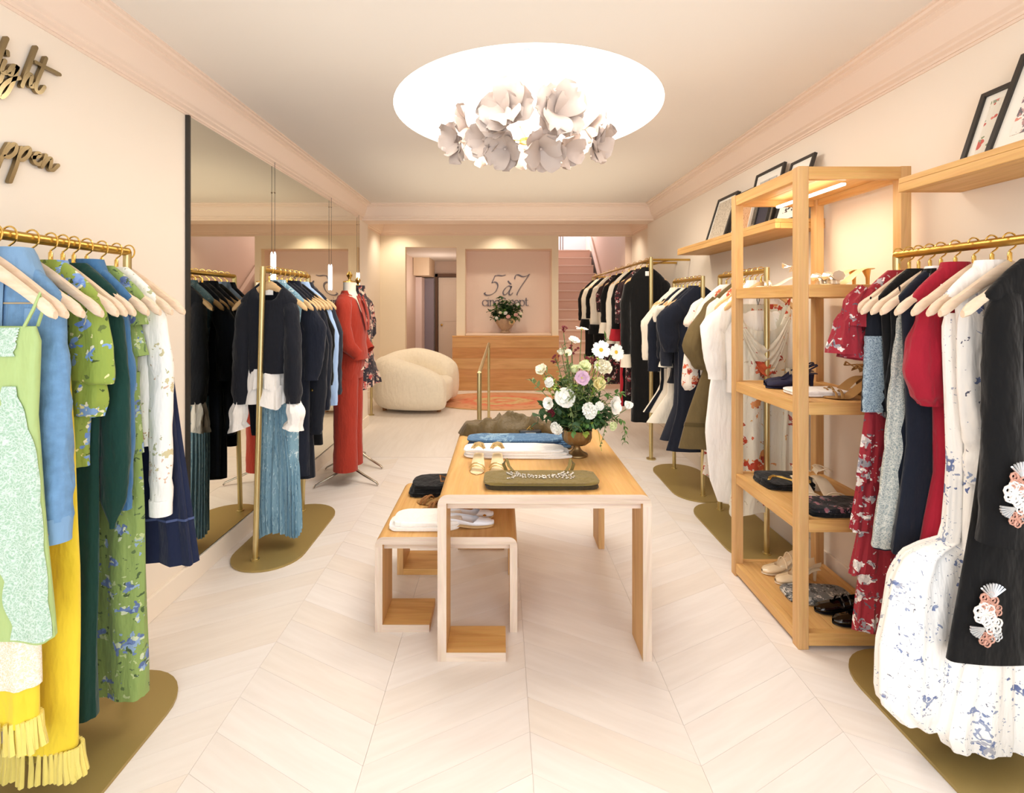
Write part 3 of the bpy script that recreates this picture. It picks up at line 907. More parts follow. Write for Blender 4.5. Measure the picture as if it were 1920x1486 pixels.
# ------------------------------------------------------------------ oak display tables
def cube_table(label, x0, x1, y0, y1, h, th, name, feet, legd, foot, group=None):
    """rounded top slab folding into slab legs; feet: set of (side, end) with an inward foot"""
    t = thing(name, label, 'table', ((x0 + x1) / 2, (y0 + y1) / 2, 0), 0, group)
    w = (x1 - x0) / 2; l = (y1 - y0) / 2; r = th * 1.15
    # top with rounded long edges, notched where the legs fold down
    prof = [(-w, h - th * 1.4)] + [(-w + r - r * cos(a), h - r + r * sin(a)) for a in [k * pi / 12 for k in range(0, 7)]] + \
           [(w - r + r * cos(a), h - r + r * sin(a)) for a in [k * pi / 12 for k in range(6, -1, -1)]] + [(w, h - th * 1.4), (w - th, h - th * 1.4), (w - th, h - th), (-w + th, h - th), (-w + th, h - th * 1.4)]
    def extr(pr, ya, yb, inset=0):
        mb = MB(); n = len(pr)
        return mb.rings([[(x, ya, z) for x, z in pr], [(x, yb, z) for x, z in pr]], True, True, True)
    extr(prof, -l + .002, l - .002).build('top', M['oak_y'], t, ang=30)
    # pale edge strips on both ends of the top, daylight tone in their colour
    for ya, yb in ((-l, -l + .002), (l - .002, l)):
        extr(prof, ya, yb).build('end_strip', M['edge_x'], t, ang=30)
    for sd in (-1, 1):
        for en in (-1, 1):
            ya, yb = (-l, -l + legd) if en < 0 else (l - legd, l)
            xa, xb = (-w, -w + th) if sd < 0 else (w - th, w)
            lg = MB().box(xa, xb, ya + (.002 if en < 0 else 0), yb - (.002 if en > 0 else 0), 0 , h - th * 1.4, .002).build('leg', M['oak_z'], t, smooth=False)
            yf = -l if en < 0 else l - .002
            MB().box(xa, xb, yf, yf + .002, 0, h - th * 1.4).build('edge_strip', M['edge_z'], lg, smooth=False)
            if (sd, en) in feet:
                fx0, fx1 = (xb, xb + foot) if sd < 0 else (xa - foot, xa)
                MB().box(fx0, fx1, ya + (.002 if en < 0 else 0), yb - (.002 if en > 0 else 0), 0, th, .002).build('foot', M['oak_x'], t, smooth=False)
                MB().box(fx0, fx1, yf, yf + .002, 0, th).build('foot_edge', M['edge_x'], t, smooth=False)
    for en in (-1, 1):
        y = -l + .03 if en < 0 else l - .05
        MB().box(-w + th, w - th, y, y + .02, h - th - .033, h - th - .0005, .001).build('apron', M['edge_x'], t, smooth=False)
    return t
cube_table('large oak display table with rounded edges and slab legs, bouquet on its far end', -.268, .632, 2.015, 3.11, .70, .037, 'display_table', {(-1, -1), (-1, 1)}, .17, .25)
cube_table('low oak nesting table half under the left side of the large table', -.578, .073, 2.195, 2.86, .435, .034, 'nesting_table', {(-1, -1), (-1, 1)}, .2, .215)

# ------------------------------------------------------------------ reception desk
dk = thing('reception_desk', 'long wooden reception desk of horizontal oak boards below the pink alcove', 'desk', (.07, 8.33, 0))
bw = .93 / 5
tn = [('#d2a06a', '#bb8550'), ('#d3a06c', '#c08c58'), ('#dab07c', '#c79a66'), ('#cc9660', '#b5804c'), ('#d8aa74', '#c4935e')]
for k in range(5):
    m_ = wood('desk_board_%d' % k, tn[k][0], tn[k][1], 'X', .7)
    MB().box(-.92, .93, 0, .022, k * bw + .003, (k + 1) * bw + .002, .002).build('board', m_, dk, smooth=False)
    MB().box(-.92, -.898, .023, .06, k * bw + .006, (k + 1) * bw - .001, .002).build('side_board', m_, dk, smooth=False)
MB().box(-.925, .935, -.004, .068, .931, .95, .003).build('desk_top', wood('desk_top', '#e3b277', '#d39c5d', 'X', .7), dk, smooth=False)
MB().box(-.9, .91, .005, .066, 0, .008).build('plinth', M['black'], dk, smooth=False)
cnt = thing('counter_ledge', 'pale counter slab in the alcove under the sign', 'counter', (.126, 8.6, .95))
MB().box(-.755, .755, -.19, .195, .001, .035, .012).build('slab', plain('pale_counter', '#f1d9c6', .35), cnt)

# ------------------------------------------------------------------ armchair
ac = thing('armchair', 'chunky cream boucle armchair with rounded sloping arms beside the round rug', 'armchair', (-1.22, 7.05, 0), radians(-6))
bc = fabric('boucle', '#f0e6d2', .95, 120, .9, .06, .4, 30)
def arm_shell():
    pth = []
    # plan: near arm front -> back -> far arm front, chair faces +X
    ctl = [(.50, -.36, .26, .18, .215), (.25, -.43, .34, .20, .285), (-.08, -.44, .385, .215, .335), (-.34, -.34, .40, .22, .36), (-.44, 0.0, .40, .22, .35), (-.34, .34, .40, .22, .375), (-.08, .44, .385, .215, .385), (.25, .43, .34, .20, .34), (.50, .36, .26, .18, .27)]
    sub = 7
    P = smooth_path([c[:3] for c in ctl], sub); RR = smooth_path([(c[3], c[4], 0) for c in ctl], sub)
    rings = []
    n = 24
    for i, p in enumerate(P):
        t = P[min(i + 1, len(P) - 1)] - P[max(i - 1, 0)]; t.z = 0; t.normalize()
        a = Vector((-t.y, t.x, 0))
        e = min(i, len(P) - 1 - i) / 4.0
        sc = sqrt(max(0.02, 1 - (1 - min(e, 1)) ** 2))
        rx, rz = RR[i].x * sc, RR[i].y * (0.55 + .45 * sc)
        zc = .045 + RR[i].y
        rg = []
        for k in range(n):
            th = 2 * pi * k / n
            rg.append(p * 1.0 + a * rx * sgnpow(cos(th), .8) + Vector((0, 0, zc - p.z + rz * sgnpow(sin(th), .8))))
        rings.append(rg)
    return MB().rings(rings, True, True, True)
arm_shell().build('back_and_arms', bc, ac, ang=80)
MB().rings([[(.06 + .44 * sgnpow(cos(2 * pi * k / 28), .6) * s, .34 * sgnpow(sin(2 * pi * k / 28), .6) * s, z) for k in range(28)] for s, z in ((.9, .10), (1, .15), (1, .36), (.97, .40), (.85, .43), (.4, .44))], True, True, True).build('seat_cushion', bc, ac, ang=80)
for x in (-.4, .38):
    for y in (-.3, .3):
        MB().lathe([(.03, 0), (.035, .05), (.035, .06)], 10, (x, y, 0)).build('foot', plain('foot_wood', '#9a6a3c', .5), ac)

# ------------------------------------------------------------------ rug
m, nt, b = newmat('rug_pile')
v = obj_coord(nt, (1, 1.55, 1))
ln = nd(nt, 'ShaderNodeVectorMath', operation='LENGTH'); nt.links.new(v, ln.inputs[0])
wv = nd(nt, 'ShaderNodeTexNoise', i_Scale=5.0, i_Detail=5.0); nt.links.new(v, wv.inputs['Vector'])
v2 = obj_coord(nt, (1, 1.55, 1), .06, 12.0)
vo = nd(nt, 'ShaderNodeTexVoronoi', i_Scale=7.0); nt.links.new(v2, vo.inputs['Vector'])
ad = nd(nt, 'ShaderNodeMath', operation='MULTIPLY_ADD'); ad.inputs[1].default_value = .62
nt.links.new(wv.outputs['Fac'], ad.inputs[0]); nt.links.new(ln.outputs['Value'], ad.inputs[2])
c1 = ramp(nt, ad.outputs[0], [(0.0, srgb('#d88f6c')), (.30, srgb('#d2c090')), (.46, srgb('#d77f5e')), (.66, srgb('#d0ba86')), (.82, srgb('#d9775a')), (1.15, srgb('#d59a74'))])
c2 = ramp(nt, vo.outputs['Distance'], [(.18, srgb('#cfc08c')), (.32, (1, 1, 1))])
nt.links.new(mixc(nt, .55, c1, c2, 'MULTIPLY'), b.inputs['Base Color']); b.inputs['Roughness'].default_value = 1.0
rg = MB().slab([(1.08 * cos(2 * pi * k / 72), .66 * sin(2 * pi * k / 72)) for k in range(72)], .0005, .011).build('round_rug', m, loc=(.0, 7.42, 0), smooth=False)
tag(rg, 'faded red and olive patterned round rug in front of the desk', 'rug')
MB().tube([(1.08 * cos(2 * pi * k / 72), .66 * sin(2 * pi * k / 72), .008) for k in range(73)], .008, 6, False).build('bound_edge', plain('rug_edge', '#c9a06c', 1.0), rg)
# ------------------------------------------------------------------ fabrics
F = {}
F['denim'] = fabric('denim_light', '#6c92b8', .9, 420, .5, .30, .1, 42)
F['denim_cuff'] = fabric('denim_seam', '#7c9fc2', .9, 420, .35, .15)
F['satin_green'] = fabric('satin_sage', '#a9bf7e', .42, 300, .08, .08, .1)
F['lace_green'] = lace('lace_sage', '#cfe0d6', '#9bbba3', 110)
F['yellow'] = fabric('yellow_knit', '#ecd03a', .9, 260, .3, .07)
F['yellow_pale'] = fabric('yellow_fringe', '#e9d878', .9, 200, .4, .15)
F['white_lace'] = lace('lace_white', '#fbf7f0', '#e6d9b4', 120)
F['floral_green'] = floral('floral_green', '#93a648', [(15, .34, ['#86a9d8', '#6d8fd0', '#ece6c8', '#7fa0d6'], .45), (32, .22, ['#4c5c2a', '#6a7a3c', '#e8dfa0'], .3)])
F['floral_green2'] = floral('floral_sage', '#8ba35c', [(16, .30, ['#8fa9c9', '#6c83b5', '#c9d3b4', '#5b6f9c'], .45), (34, .22, ['#4a5f3a', '#5f7548', '#b7c58e'], .3)])
F['dkgreen'] = fabric('dark_green_crepe', '#0f3a33', .8, 300, .15, .12)
F['blue_shirt'] = fabric('blue_chambray', '#46739f', .85, 380, .3, .12)
F['white_knit'] = fabric('white_knit', '#f6f4f0', .9, 240, .4, .03)
F['emb_white'] = floral('white_embroidered', '#f5f2ec', [(9, .22, ['#d9b9a2', '#cfc39a', '#e5cfc0', '#b9bb95'], .5), (22, .10, ['#c8a98c', '#b8b490'], .3)], dist=.12)
F['navy_denim'] = fabric('navy_denim', '#17203c', .85, 420, .3, .15)
F['navy'] = fabric('navy_crepe', '#10141f', .8, 300, .2, .2)
F['navy2'] = fabric('navy_wool', '#161b29', .9, 260, .3, .2)
F['black'] = fabric('black_cloth', '#0b0b0d', .9, 300, .2, .2)
F['velvet'] = fabric('black_velvet', '#08080a', 1.0, 200, .3, .3, .35)
F['charcoal'] = fabric('charcoal_cloth', '#272a35', .9, 300, .2, .15)
F['white'] = fabric('white_cotton', '#f8f5f1', .8, 320, .15, .03)
F['ivory'] = fabric('ivory_cloth', '#f2e8d6', .8, 320, .2, .04)
F['paisley'] = floral('blue_paisley', '#7ea6bb', [(20, .26, ['#cfe0e6', '#a9c6d3'], .5), (38, .2, ['#5f87a0', '#c3d8de'], .3)], dist=.12)
F['fringe_blue'] = floral('blue_fringe', '#7da3b8', [(24, .34, ['#a9c9d6', '#5b839c', '#94b6c6'], .4)], stretch=(4, 4, .5), dist=.05)
F['pale_blue'] = fabric('pale_blue_cotton', '#a9c6ee', .8, 300, .15, .06)
F['red_floral'] = floral('red_floral', '#96222f', [(13, .30, ['#d9cfca', '#b7aeb0', '#efe6df', '#8f8a90'], .5), (30, .20, ['#c9bdb9', '#7a1a26', '#5b5560'], .35)], dist=.09)
F['lace_navy'] = lace('lace_over_navy', '#b0c0c8', '#65788a', 120)
F['lace_cream'] = lace('lace_over_cream', '#d0cfc6', '#8a9494', 105)
F['burgundy'] = fabric('burgundy_crepe', '#a3182f', .8, 280, .2, .1)
F['white_print'] = floral('white_blue_print', '#f7f4f0', [(7.5, .17, ['#9aa7c4', '#6f80ad', '#b9b6c0', '#58679a'], .5), (17, .13, ['#7886ae', '#a7aec4', '#5d5f72'], .35)], dist=.14)
F['gown_print'] = floral('gown_blue_print', '#fbf8f4', [(8.0, .21, ['#9aa3bd', '#7f8db3', '#b3b4c0', '#6d7ba6'], .5), (26, .15, ['#8c96b4', '#abb0c2', '#74778a'], .35)], dist=.2)
F['satin_floral'] = floral('satin_floral', '#d9d5c6', [(5.5, .25, ['#b5452f', '#c9623f', '#9c3a2c', '#cf8a52'], .55), (15, .13, ['#c9a06a', '#a9482f', '#b9b09a'], .3)], rough=.32, dist=.1)
F['sleeve_floral'] = floral('coral_floral', '#efe4d6', [(12, .34, ['#c2452f', '#d4633f', '#a83a30', '#e0a07a'], .5)], dist=.08)
F['olive'] = fabric('olive_crepe', '#6b5a38', .8, 300, .2, .12)
F['oxblood'] = floral('dark_red_floral', '#2a1418', [(16, .34, ['#7a2633', '#a34a50', '#c9b9b4'], .5)], dist=.08)
F['red'] = fabric('bright_red', '#b01f2c', .8, 280, .2, .1)
F['rust'] = fabric('rust_wool', '#a63626', .88, 220, .35, .1)
F['mq_floral'] = floral('night_floral', '#2b2530', [(13, .38, ['#c98f86', '#e0bfae', '#b0433f', '#d9c9b4'], .5), (28, .2, ['#6d5a5a', '#b58a80'], .3)], dist=.08)
gl = 'clothes on the left front rail'
FR = plain('bead_silver', '#d9dde2', .25, .6); FP = plain('bead_rose', '#d9a593', .35, .2); FW = plain('bead_white', '#f6f2ee', .4)

def btn(g, pts, m, r=.006):
    for p in pts:
        g.part(MB().lathe([(0, -.001), (r, 0), (r, .002), (0, .003)], 8).xf(Matrix.Translation(p) @ Matrix.Rotation(pi / 2, 4, 'X')), 'button', m)

def fringe(g, z0, z1, m, w, th, n=40, name='fringe', cx=0):
    mb = MB()
    for k in range(n):
        a = 2 * pi * k / n
        x, y = cx + w * sgnpow(cos(a), .8), th * sgnpow(sin(a), .75)
        dx, dy = R.uniform(-.006, .006), R.uniform(-.004, .004)
        mb.tube([(x, y, z0), (x + dx * .4, y + dy, (z0 + z1) / 2), (x * 1.05 + dx, y * 1.1 + dy, z1 + R.uniform(-.008, .008))], [.005, .007, .008], 5)
    o = g.part(mb, name, m); o['kind'] = 'stuff'
    return o

# ================================================================== left front rail  (x = -1.43)
XL1 = -1.43
# navy pleated skirt
g = Garm('pleated_skirt', 'navy denim pleated skirt hanging last on the left front rail, beside the mirror', 'skirt', XL1, 1.842, radians(-7), gl)
g.body([(1.445, .15, .15, .022, .001), (1.40, .155, .16, .024, .002), (1.1, .17, .20, .030, .008), (.8, .19, .245, .034, .011), (.53, .21, .285, .038, .013)], F['navy_denim'], k=13, pleat=True, nseg=104, hemwave=.006)
g.part(g.b.mesh(3, .0, .10, .003), 'waistband', F['navy_denim'])
g.part(g.b.mesh(2, .845, .853, .0025), 'hem_stitching', plain('stitch', '#46537c', .8))
for x in (-.12, .12):
    g.part(MB().tube([(x, 0, -.10), (x, 0, -.175)], .003, 6).box(x - .014, x + .014, -.028, -.022, -.20, -.165).box(x - .014, x + .014, .022, .028, -.20, -.165), 'clip', M['gold'])
# white cardigan
g = Garm('cardigan', 'white knit cardigan with trailing floral embroidery on its long sleeve', 'cardigan', XL1, 1.783, radians(-6), gl)
g.body(shoulders(.165, .15, .026) + [(1.30, .165, .165, .03, .004), (1.05, .165, .155, .032, .006), (.98, .16, .15, .028, .003)], F['emb_white'])
for sd in (-1, 1):
    q = g.sl(longsleeve(sd, 1.48, .73, .15, .178, .047, .038), F['emb_white'] if sd > 0 else F['white_knit'], ph=1)
g.part(Body([(-.86, .206, .206, .03, .0), (-.88, .206, .206, .03, .0)]).mesh(2), 'hem_band', F['white_knit']) if False else None
g.part(sleeve([(.179, 0, .785 - ZN, .041, .03), (.179, 0, .727 - ZN, .039, .029)], am=.001), 'cuff', F['white_knit'])
# sage floral long dress
g = Garm('floral_dress', 'long sage green floral dress with frilled shoulders behind the white cardigan', 'dress', XL1, 1.718, radians(-5), gl)
g.body(shoulders(.135, .13, .026) + [(1.2, .13, .13, .028, .004), (.9, .13, .15, .03, .008), (.5, .14, .165, .034, .012), (.11, .15, .165, .036, .014)], F['floral_green2'], k=5)
for i, (z0, z1) in enumerate(((1.56, 1.42), (1.45, 1.31))):
    g.sl([(.07, 0, z0, .04, .02), (.10, 0, z0 - .05, .05, .03), (.11, 0, z1 + .03, .05, .034), (.115, 0, z1, .056, .037)], F['floral_green2'], 'shoulder_frill', k=7, am=.007)
g.part(g.b.mesh(6, .60, .72, .008), 'tier_frill', F['floral_green2'])
# blue chambray shirt
g = Garm('shirt', 'mid blue chambray shirt squeezed between dark green blouse and sage floral dress', 'shirt', XL1, 1.655, radians(-5), gl)
g.body(shoulders(.14, .14, .024) + [(1.2, .14, .14, .026, .004), (.92, .14, .14, .026, .004)], F['blue_shirt'])
for sd in (-1, 1): g.sl(longsleeve(sd, 1.48, .80, .11, .13, .042, .034), F['blue_shirt'], ph=2)
g.part(Body([(.065, .055, .055, .03, .0), (.01, .075, .075, .034, 0)]).mesh(3), 'collar', F['blue_shirt'])
# dark green blouse
g = Garm('blouse', 'dark green blouse with long sleeve ending in a point', 'blouse', XL1, 1.605, radians(-4), gl)
g.body(shoulders(.145, .14, .026) + [(1.2, .14, .14, .03, .005), (1.0, .135, .135, .03, .005)], F['dkgreen'])
g.sl([(.10, 0, 1.50, .035, .02), (.13, 0, 1.44, .045, .03), (.145, 0, 1.25, .047, .03), (.15, 0, 1.0, .047, .03), (.14, 0, .86, .042, .024), (.138, 0, .755, .008, .006)], F['dkgreen'], ph=.4, am=.003)
g.sl(longsleeve(-1, 1.48, .85, .13, .145, .045, .03), F['dkgreen'])
# dark green long trousers
g = Garm('trousers', 'long dark green wide trousers hanging nearly to the plate behind yellow dress', 'trousers', XL1, 1.565, radians(-4), gl)
g.body([(1.50, .13, .13, .016, .001), (1.46, .13, .13, .02, .002), (1.0, .13, .12, .024, .006), (.5, .13, .115, .026, .009), (.16, .14, .115, .028, .01)], F['dkgreen'], k=4)
# green floral puff-sleeve blouse
g = Garm('floral_blouse', 'bright green floral blouse with tiered puff sleeves beside the denim jacket', 'blouse', XL1, 1.523, radians(-4), gl)
g.body(shoulders(.145, .14, .026) + [(1.3, .14, .14, .03, .005), (1.05, .125, .125, .03, .006), (.99, .125, .125, .032, .008)], F['floral_green'])
for sd in (-1, 1):
    g.sl([(sd * .09, 0, 1.53, .04, .022), (sd * .125, 0, 1.48, .055, .034), (sd * .14, 0, 1.36, .062, .036), (sd * .14, 0, 1.265, .068, .037), (sd * .138, 0, 1.255, .045, .03)], F['floral_green'], ph=1.2, k=6, am=.006)
    g.sl([(sd * .12, 0, 1.29, .05, .028), (sd * .128, 0, 1.20, .056, .034), (sd * .125, 0, 1.15, .048, .03)], F['floral_green'], 'lower_frill', ph=.2, k=7, am=.006)
g.part(Body([(.05, .05, .05, .026, .001), (.0, .065, .065, .03, .001)]).mesh(3), 'neck_band', F['floral_green'])
# yellow knit dress with fringe hem
g = Garm('knit_skirt', 'long plain yellow knit skirt with fringed hem at the left front', 'skirt', XL1, 1.462, radians(-3), gl)
g.body([(1.36, .10, .11, .016, .001), (1.33, .105, .115, .02, .002), (1.1, .11, .13, .026, .003), (.7, .10, .145, .03, .006), (.3, .08, .145, .032, .008), (.16, .08, .145, .032, .008)], F['yellow'], k=3, cx=.0)
fringe(g, .165 - ZN, .075 - ZN, F['yellow_pale'], .12, .034, 44, cx=.035)
# denim jacket
g = Garm('denim_jacket', 'light blue denim jacket with pointed collar on the left front rail', 'jacket', XL1, 1.395, radians(-5), gl)
g.body(shoulders(.155, .14, .032) + [(1.3, .15, .15, .036, .004), (1.1, .15, .145, .036, .004), (1.02, .14, .135, .034, .003)], F['denim'], k=4)
for sd in (-1, 1):
    g.sl([(sd * .09, 0, 1.52, .05, .024), (sd * .125, 0, 1.45, .056, .034), (sd * .132, -.005, 1.25, .06, .036), (sd * .142, -.012, 1.05, .062, .036), (sd * .162, -.02, .90, .052, .034), (sd * .164, -.022, .885, .048, .033)], F['denim'], ph=.7, am=.008, k=4)
    g.part(sleeve([(sd * .162, -.022, .90 - ZN, .052, .036), (sd * .168, -.024, .83 - ZN, .046, .033)], am=.001), 'cuff', F['denim_cuff'])
    btn(g, [(sd * .185, -.058, .865 - ZN)], M['chrome'])
g.part(Body([(.075, .062, .062, .034, .0), (.055, .072, .072, .04, 0), (.0, .095, .095, .046, 0), (-.02, .10, .10, .05, 0)], k=3).mesh(6), 'collar', F['denim_cuff'])
g.part(g.b.panel(lambda b: (.745, .765), .28, .98, .006, 2, 20), 'placket', F['denim_cuff'])
g.part(g.b.panel(lambda b: (.56, .94), .50, .515, .004, 20, 2), 'yoke_seam', plain('stitch_tan', '#b8a07a', .8))
g.part(g.b.mesh(2, .93, 1.0, .004), 'waistband', F['denim_cuff'])
for u in (.86, .64): g.part(g.b.panel(lambda b: (u - .03, u + .03), .56, .70, .006, 6, 6), 'pocket', F['denim_cuff'])
# yellow dress with lace
g = Garm('lace_hem_dress', 'yellow dress with white lace band and tasselled hem at the left edge', 'dress', XL1, 1.355, radians(-3), gl)
g.body([(1.30, .10, .10, .014, .001), (1.27, .11, .11, .018, .002), (1.0, .13, .12, .022, .003), (.7, .13, .12, .026, .006), (.33, .13, .125, .03, .009)], F['yellow'], k=6)
g.part(g.b.mesh(8, .80, .93, .006), 'lace_band', F['white_lace'])
fringe(g, .345 - ZN, .26 - ZN, F['yellow_pale'], .13, .036, 40)
# sage satin slip dress
g = Garm('slip_dress', 'sage green satin slip dress with pale lace side panel, nearest on the left rail', 'dress', XL1, 1.315, radians(-4), gl)
g.body([(1.44, .12, .165, .018, .002), (1.40, .15, .175, .024, .004), (1.2, .15, .165, .026, .006), (.95, .16, .185, .028, .009), (.60, .19, .215, .032, .012)], F['satin_green'], k=4, hemwave=.012)
g.part(g.b.panel(lambda b: (.845 - .03 * sin(pi * b), .865 + .115 * min(1, b * 2.6)), .40, .995, .005, 14, 70, .012), 'lace_panel', F['lace_green'])
g.part(g.b.panel(lambda b: (.80 + .02 * b, .88 - .02 * b), .02, .30, .004, 10, 20, .01, 2), 'lace_panel', F['lace_green'])
for sd in (1, -1): g.part(MB().tube([(sd * .15, -.015, -.185), (sd * .172, -.012, -.14), (sd * .178, 0, -.095), (sd * .172, .014, -.14), (sd * .155, .015, -.185)], .004, 6), 'strap', F['satin_green'])
for y, q in zip((1.842, 1.783, 1.718, 1.655, 1.605, 1.565, 1.523, 1.462, 1.395, 1.355, 1.315), ['navy pleated skirt', 'white cardigan', 'long sage floral dress', 'blue chambray shirt', 'dark green blouse', 'dark green trousers', 'green floral blouse', 'long yellow knit skirt', 'denim jacket', 'yellow lace hem dress', 'sage slip dress']):
    hanger(XL1, y, ZN, radians(-5 + R.uniform(-2, 2)), 'pale wooden hanger with gold hook holding the ' + q, 'hangers on the left front rail')

# ================================================================== middle left rail (x = -1.385)
gl = 'clothes on the rail in front of the mirror'
X2 = -1.385
g = Garm('sweater', 'navy sweater with frilled white cuffs and hem facing the room, before the mirror', 'sweater', X2, 2.865, radians(3), gl)
g.body(shoulders(.155, .14, .045) + [(1.30, .14, .14, .06, .007), (1.12, .12, .12, .06, .008), (1.09, .115, .115, .055, .006)], F['navy'], k=5, dip=(.13, .065, 2.3))
for sd in (-1, 1):
    g.sl([(sd * .11, 0, 1.52, .035, .03), (sd * .135, -.01, 1.45, .045, .045), (sd * .145, -.02, 1.25, .05, .05), (sd * .15, -.03, 1.0, .05, .05), (sd * .15, -.035, .915, .04, .04)], F['navy'], ph=.9, am=.006)
    g.sl([(sd * .15, -.035, .93, .03, .03), (sd * .165, -.04, .86, .045, .045), (sd * .165, -.04, .80, .042, .045), (sd * .155, -.04, .765, .055, .055)], F['white'], 'frilled_cuff', k=7, am=.01, sub=6)
for i, (z0, z1, w) in enumerate(((1.12, .99, .105), (1.02, .90, .118))):
    g.part(Body([(z0 - ZN, w - .01, w - .01, .055, .004), ((z0 + z1) / 2 - ZN, w, w * .95, .065, .012), (z1 - ZN, w + .01, w * .95, .07, .016)], cx=-.02, k=9, ph=i, hemwave=.02).mesh(8), 'hem_frill', F['white'])
g.part(MB().box(-.022, .022, .0, .003, -.07, -.022), 'neck_label', F['white'])
g = Garm('fringed_dress', 'pale blue paisley dress with long fringed skirt on the middle left rail', 'dress', X2, 2.965, radians(2), gl)
g.body(shoulders(.15, .14, .03) + [(1.2, .11, .11, .035, .006), (.92, .11, .12, .04, .010), (.55, .115, .13, .045, .012), (.5, .115, .13, .045, .012)], F['paisley'], k=6)
g.part(Body([(.93 - ZN, .115, .06, .05, .006), (.5 - ZN, .12, .132, .055, .012), (.30 - ZN, .118, .138, .058, .016), (.09 - ZN, .112, .14, .058, .018)], k=28, nseg=112, hemwave=.02).mesh(20), 'fringe_skirt', F['fringe_blue'])
g.part(Body([(.06, .05, .05, .03, 0), (.0, .07, .07, .034, 0)]).mesh(3), 'collar', F['paisley'])
spec2 = [
    ('dress', 'long navy dress with wide gathered sleeves just behind the navy sweater', 3.03, 'navy2', .42, 1.02, .062, .045),
    ('jumpsuit', 'navy jumpsuit with gathered cuffs and gold button on the middle left rail', 3.10, 'navy', .38, .66, .05, .03),
    ('jacket', 'dark navy jacket with ribbed hem on the middle left rail', 3.17, 'navy2', .88, .80, .055, .04),
    ('dress', 'black midi dress, fifth from the front on the middle left rail', 3.24, 'black', .55, .95, .045, .035),
    ('shirt', 'pale blue shirt with long sleeve on the middle left rail', 3.31, 'pale_blue', .78, .80, .05, .042),
    ('blazer', 'charcoal blazer hanging last on the middle left rail beside the red suit', 3.38, 'charcoal', .92, .86, .055, .045)]
for i, (nm, lab, y, f, zh, zs, r0, r1) in enumerate(spec2):
    g = Garm(nm, lab, nm, X2, y, radians(2 + i), gl)
    g.body(shoulders(.185, .15, .028) + [(1.25, .17, .17, .032, .006), ((1.0 + zh) / 2, .16, .165, .034, .009), (zh, .155, .175, .036, .01)], F[f], k=5, ph=i)
    for sd in (-1, 1): g.sl(longsleeve(sd, 1.48, zs, .155, .185 + (.02 if sd > 0 and i > 1 else 0), r0, r1, bulge=.015 if i < 2 else 0), F[f], ph=i)
    if i == 1: btn(g, [(.17, -.036, .95 - ZN)], M['gold'], .009)
    if i in (2, 4, 5): g.part(Body([(.065, .055, .055, .03, 0), (.0, .08, .08, .036, 0)]).mesh(3), 'collar', F[f])
    if i == 2: g.part(g.b.mesh(2, .94, 1.0, .004), 'rib_band', F['navy'])
for y, q in zip((2.865, 2.965, 3.03, 3.10, 3.17, 3.24, 3.31, 3.38), ['navy sweater', 'fringed paisley dress', 'long navy dress', 'navy jumpsuit', 'dark navy jacket', 'black midi dress', 'pale blue shirt', 'charcoal blazer']):
    hanger(X2, y, ZN, radians(3 + R.uniform(-4, 4)), 'tan wooden hanger before the mirror holding the ' + q, 'hangers on the rail before the mirror', True)

# ================================================================== right front rail (x = 1.61)
gl = 'clothes on the right front rail'
X3 = 1.61
g = Garm('ruffled_dress', 'dark red floral dress with tiered ruffles, last on the right front rail by the tower', 'dress', X3, 1.945, radians(4), gl)
g.body(shoulders(.17, .15, .024) + [(1.2, .14, .12, .026, .005), (.95, .14, .12, .028, .006), (.6, .17, .13, .03, .008), (.19, .175, .14, .034, .01)], F['red_floral'], k=5)
for i, (z0, z1, w0, w1) in enumerate(((1.06, .80, .14, .17), (.86, .60, .16, .205), (.62, .42, .165, .20), (.46, .19, .16, .19))):
    g.part(Body([(z0 - ZN, w0, .12, .030, .003), ((z0 + z1) / 2 - ZN, (w0 + w1) / 2, .13, .036, .008), (z1 - ZN, w1, .14, .040, .013)], k=11, ph=i, nseg=70, hemwave=.012).mesh(8), 'ruffle_tier', F['red_floral'])
for i, (z0, z1, xx, r) in enumerate(((1.54, 1.41, .19, .05), (1.46, 1.30, .225, .062), (1.38, 1.28, .18, .06))):
    g.sl([(-xx + .05, 0, z0 + .02, .025, .02), (-xx, -.005, z0 - .04, r * .75, .03), (-xx - .01, -.01, z1, r * 1.15, .042)], F['red_floral'], 'flutter_sleeve', k=8, am=.009, n=28)
g = Garm('lace_camisole', 'black sleeveless camisole with pale lace hem beside the red floral dress', 'camisole', X3, 1.895, radians(4), gl)
g.body([(1.47, .17, .17, .018, .001), (1.42, .18, .17, .022, .003), (1.25, .19, .17, .026, .005), (1.08, .20, .17, .028, .007)], F['navy'], k=4)
g.part(g.b.panel(lambda b: (.505 + .03 * b, .66 - .02 * b), .42, 1.0, .004, 12, 26, .012), 'lace_panel', F['lace_navy'])
for sd in (-1, 1): g.part(MB().tube([(sd * .15, -.012, -.16), (sd * .16, 0, -.10), (sd * .15, .012, -.16)], .005, 6), 'strap', F['navy'])
g = Garm('tie_neck_blouse', 'black blouse with long hanging velvet neck tie on the right front rail', 'blouse', X3, 1.852, radians(3), gl)
g.body(shoulders(.15, .14, .022) + [(1.3, .14, .14, .026, .004), (1.05, .13, .13, .026, .006), (.72, .12, .12, .026, .006)], F['black'], k=4)
for k, (x, z1) in enumerate(((-.13, 1.20), (-.08, 1.1))):
    g.part(MB().rings([[(x + a * (.018 + .012 * t) + .012 * sin(3 * t + k), -.03 - .006 * sin(4 * t + k) + b, (1.53 - ZN) + (z1 - 1.53) * t) for a, b in ((-1, -.002), (1, -.004), (1, .002), (-1, .003))] for t in [q / 10 for q in range(11)]], True, True, True), 'tie_end', F['velvet'])
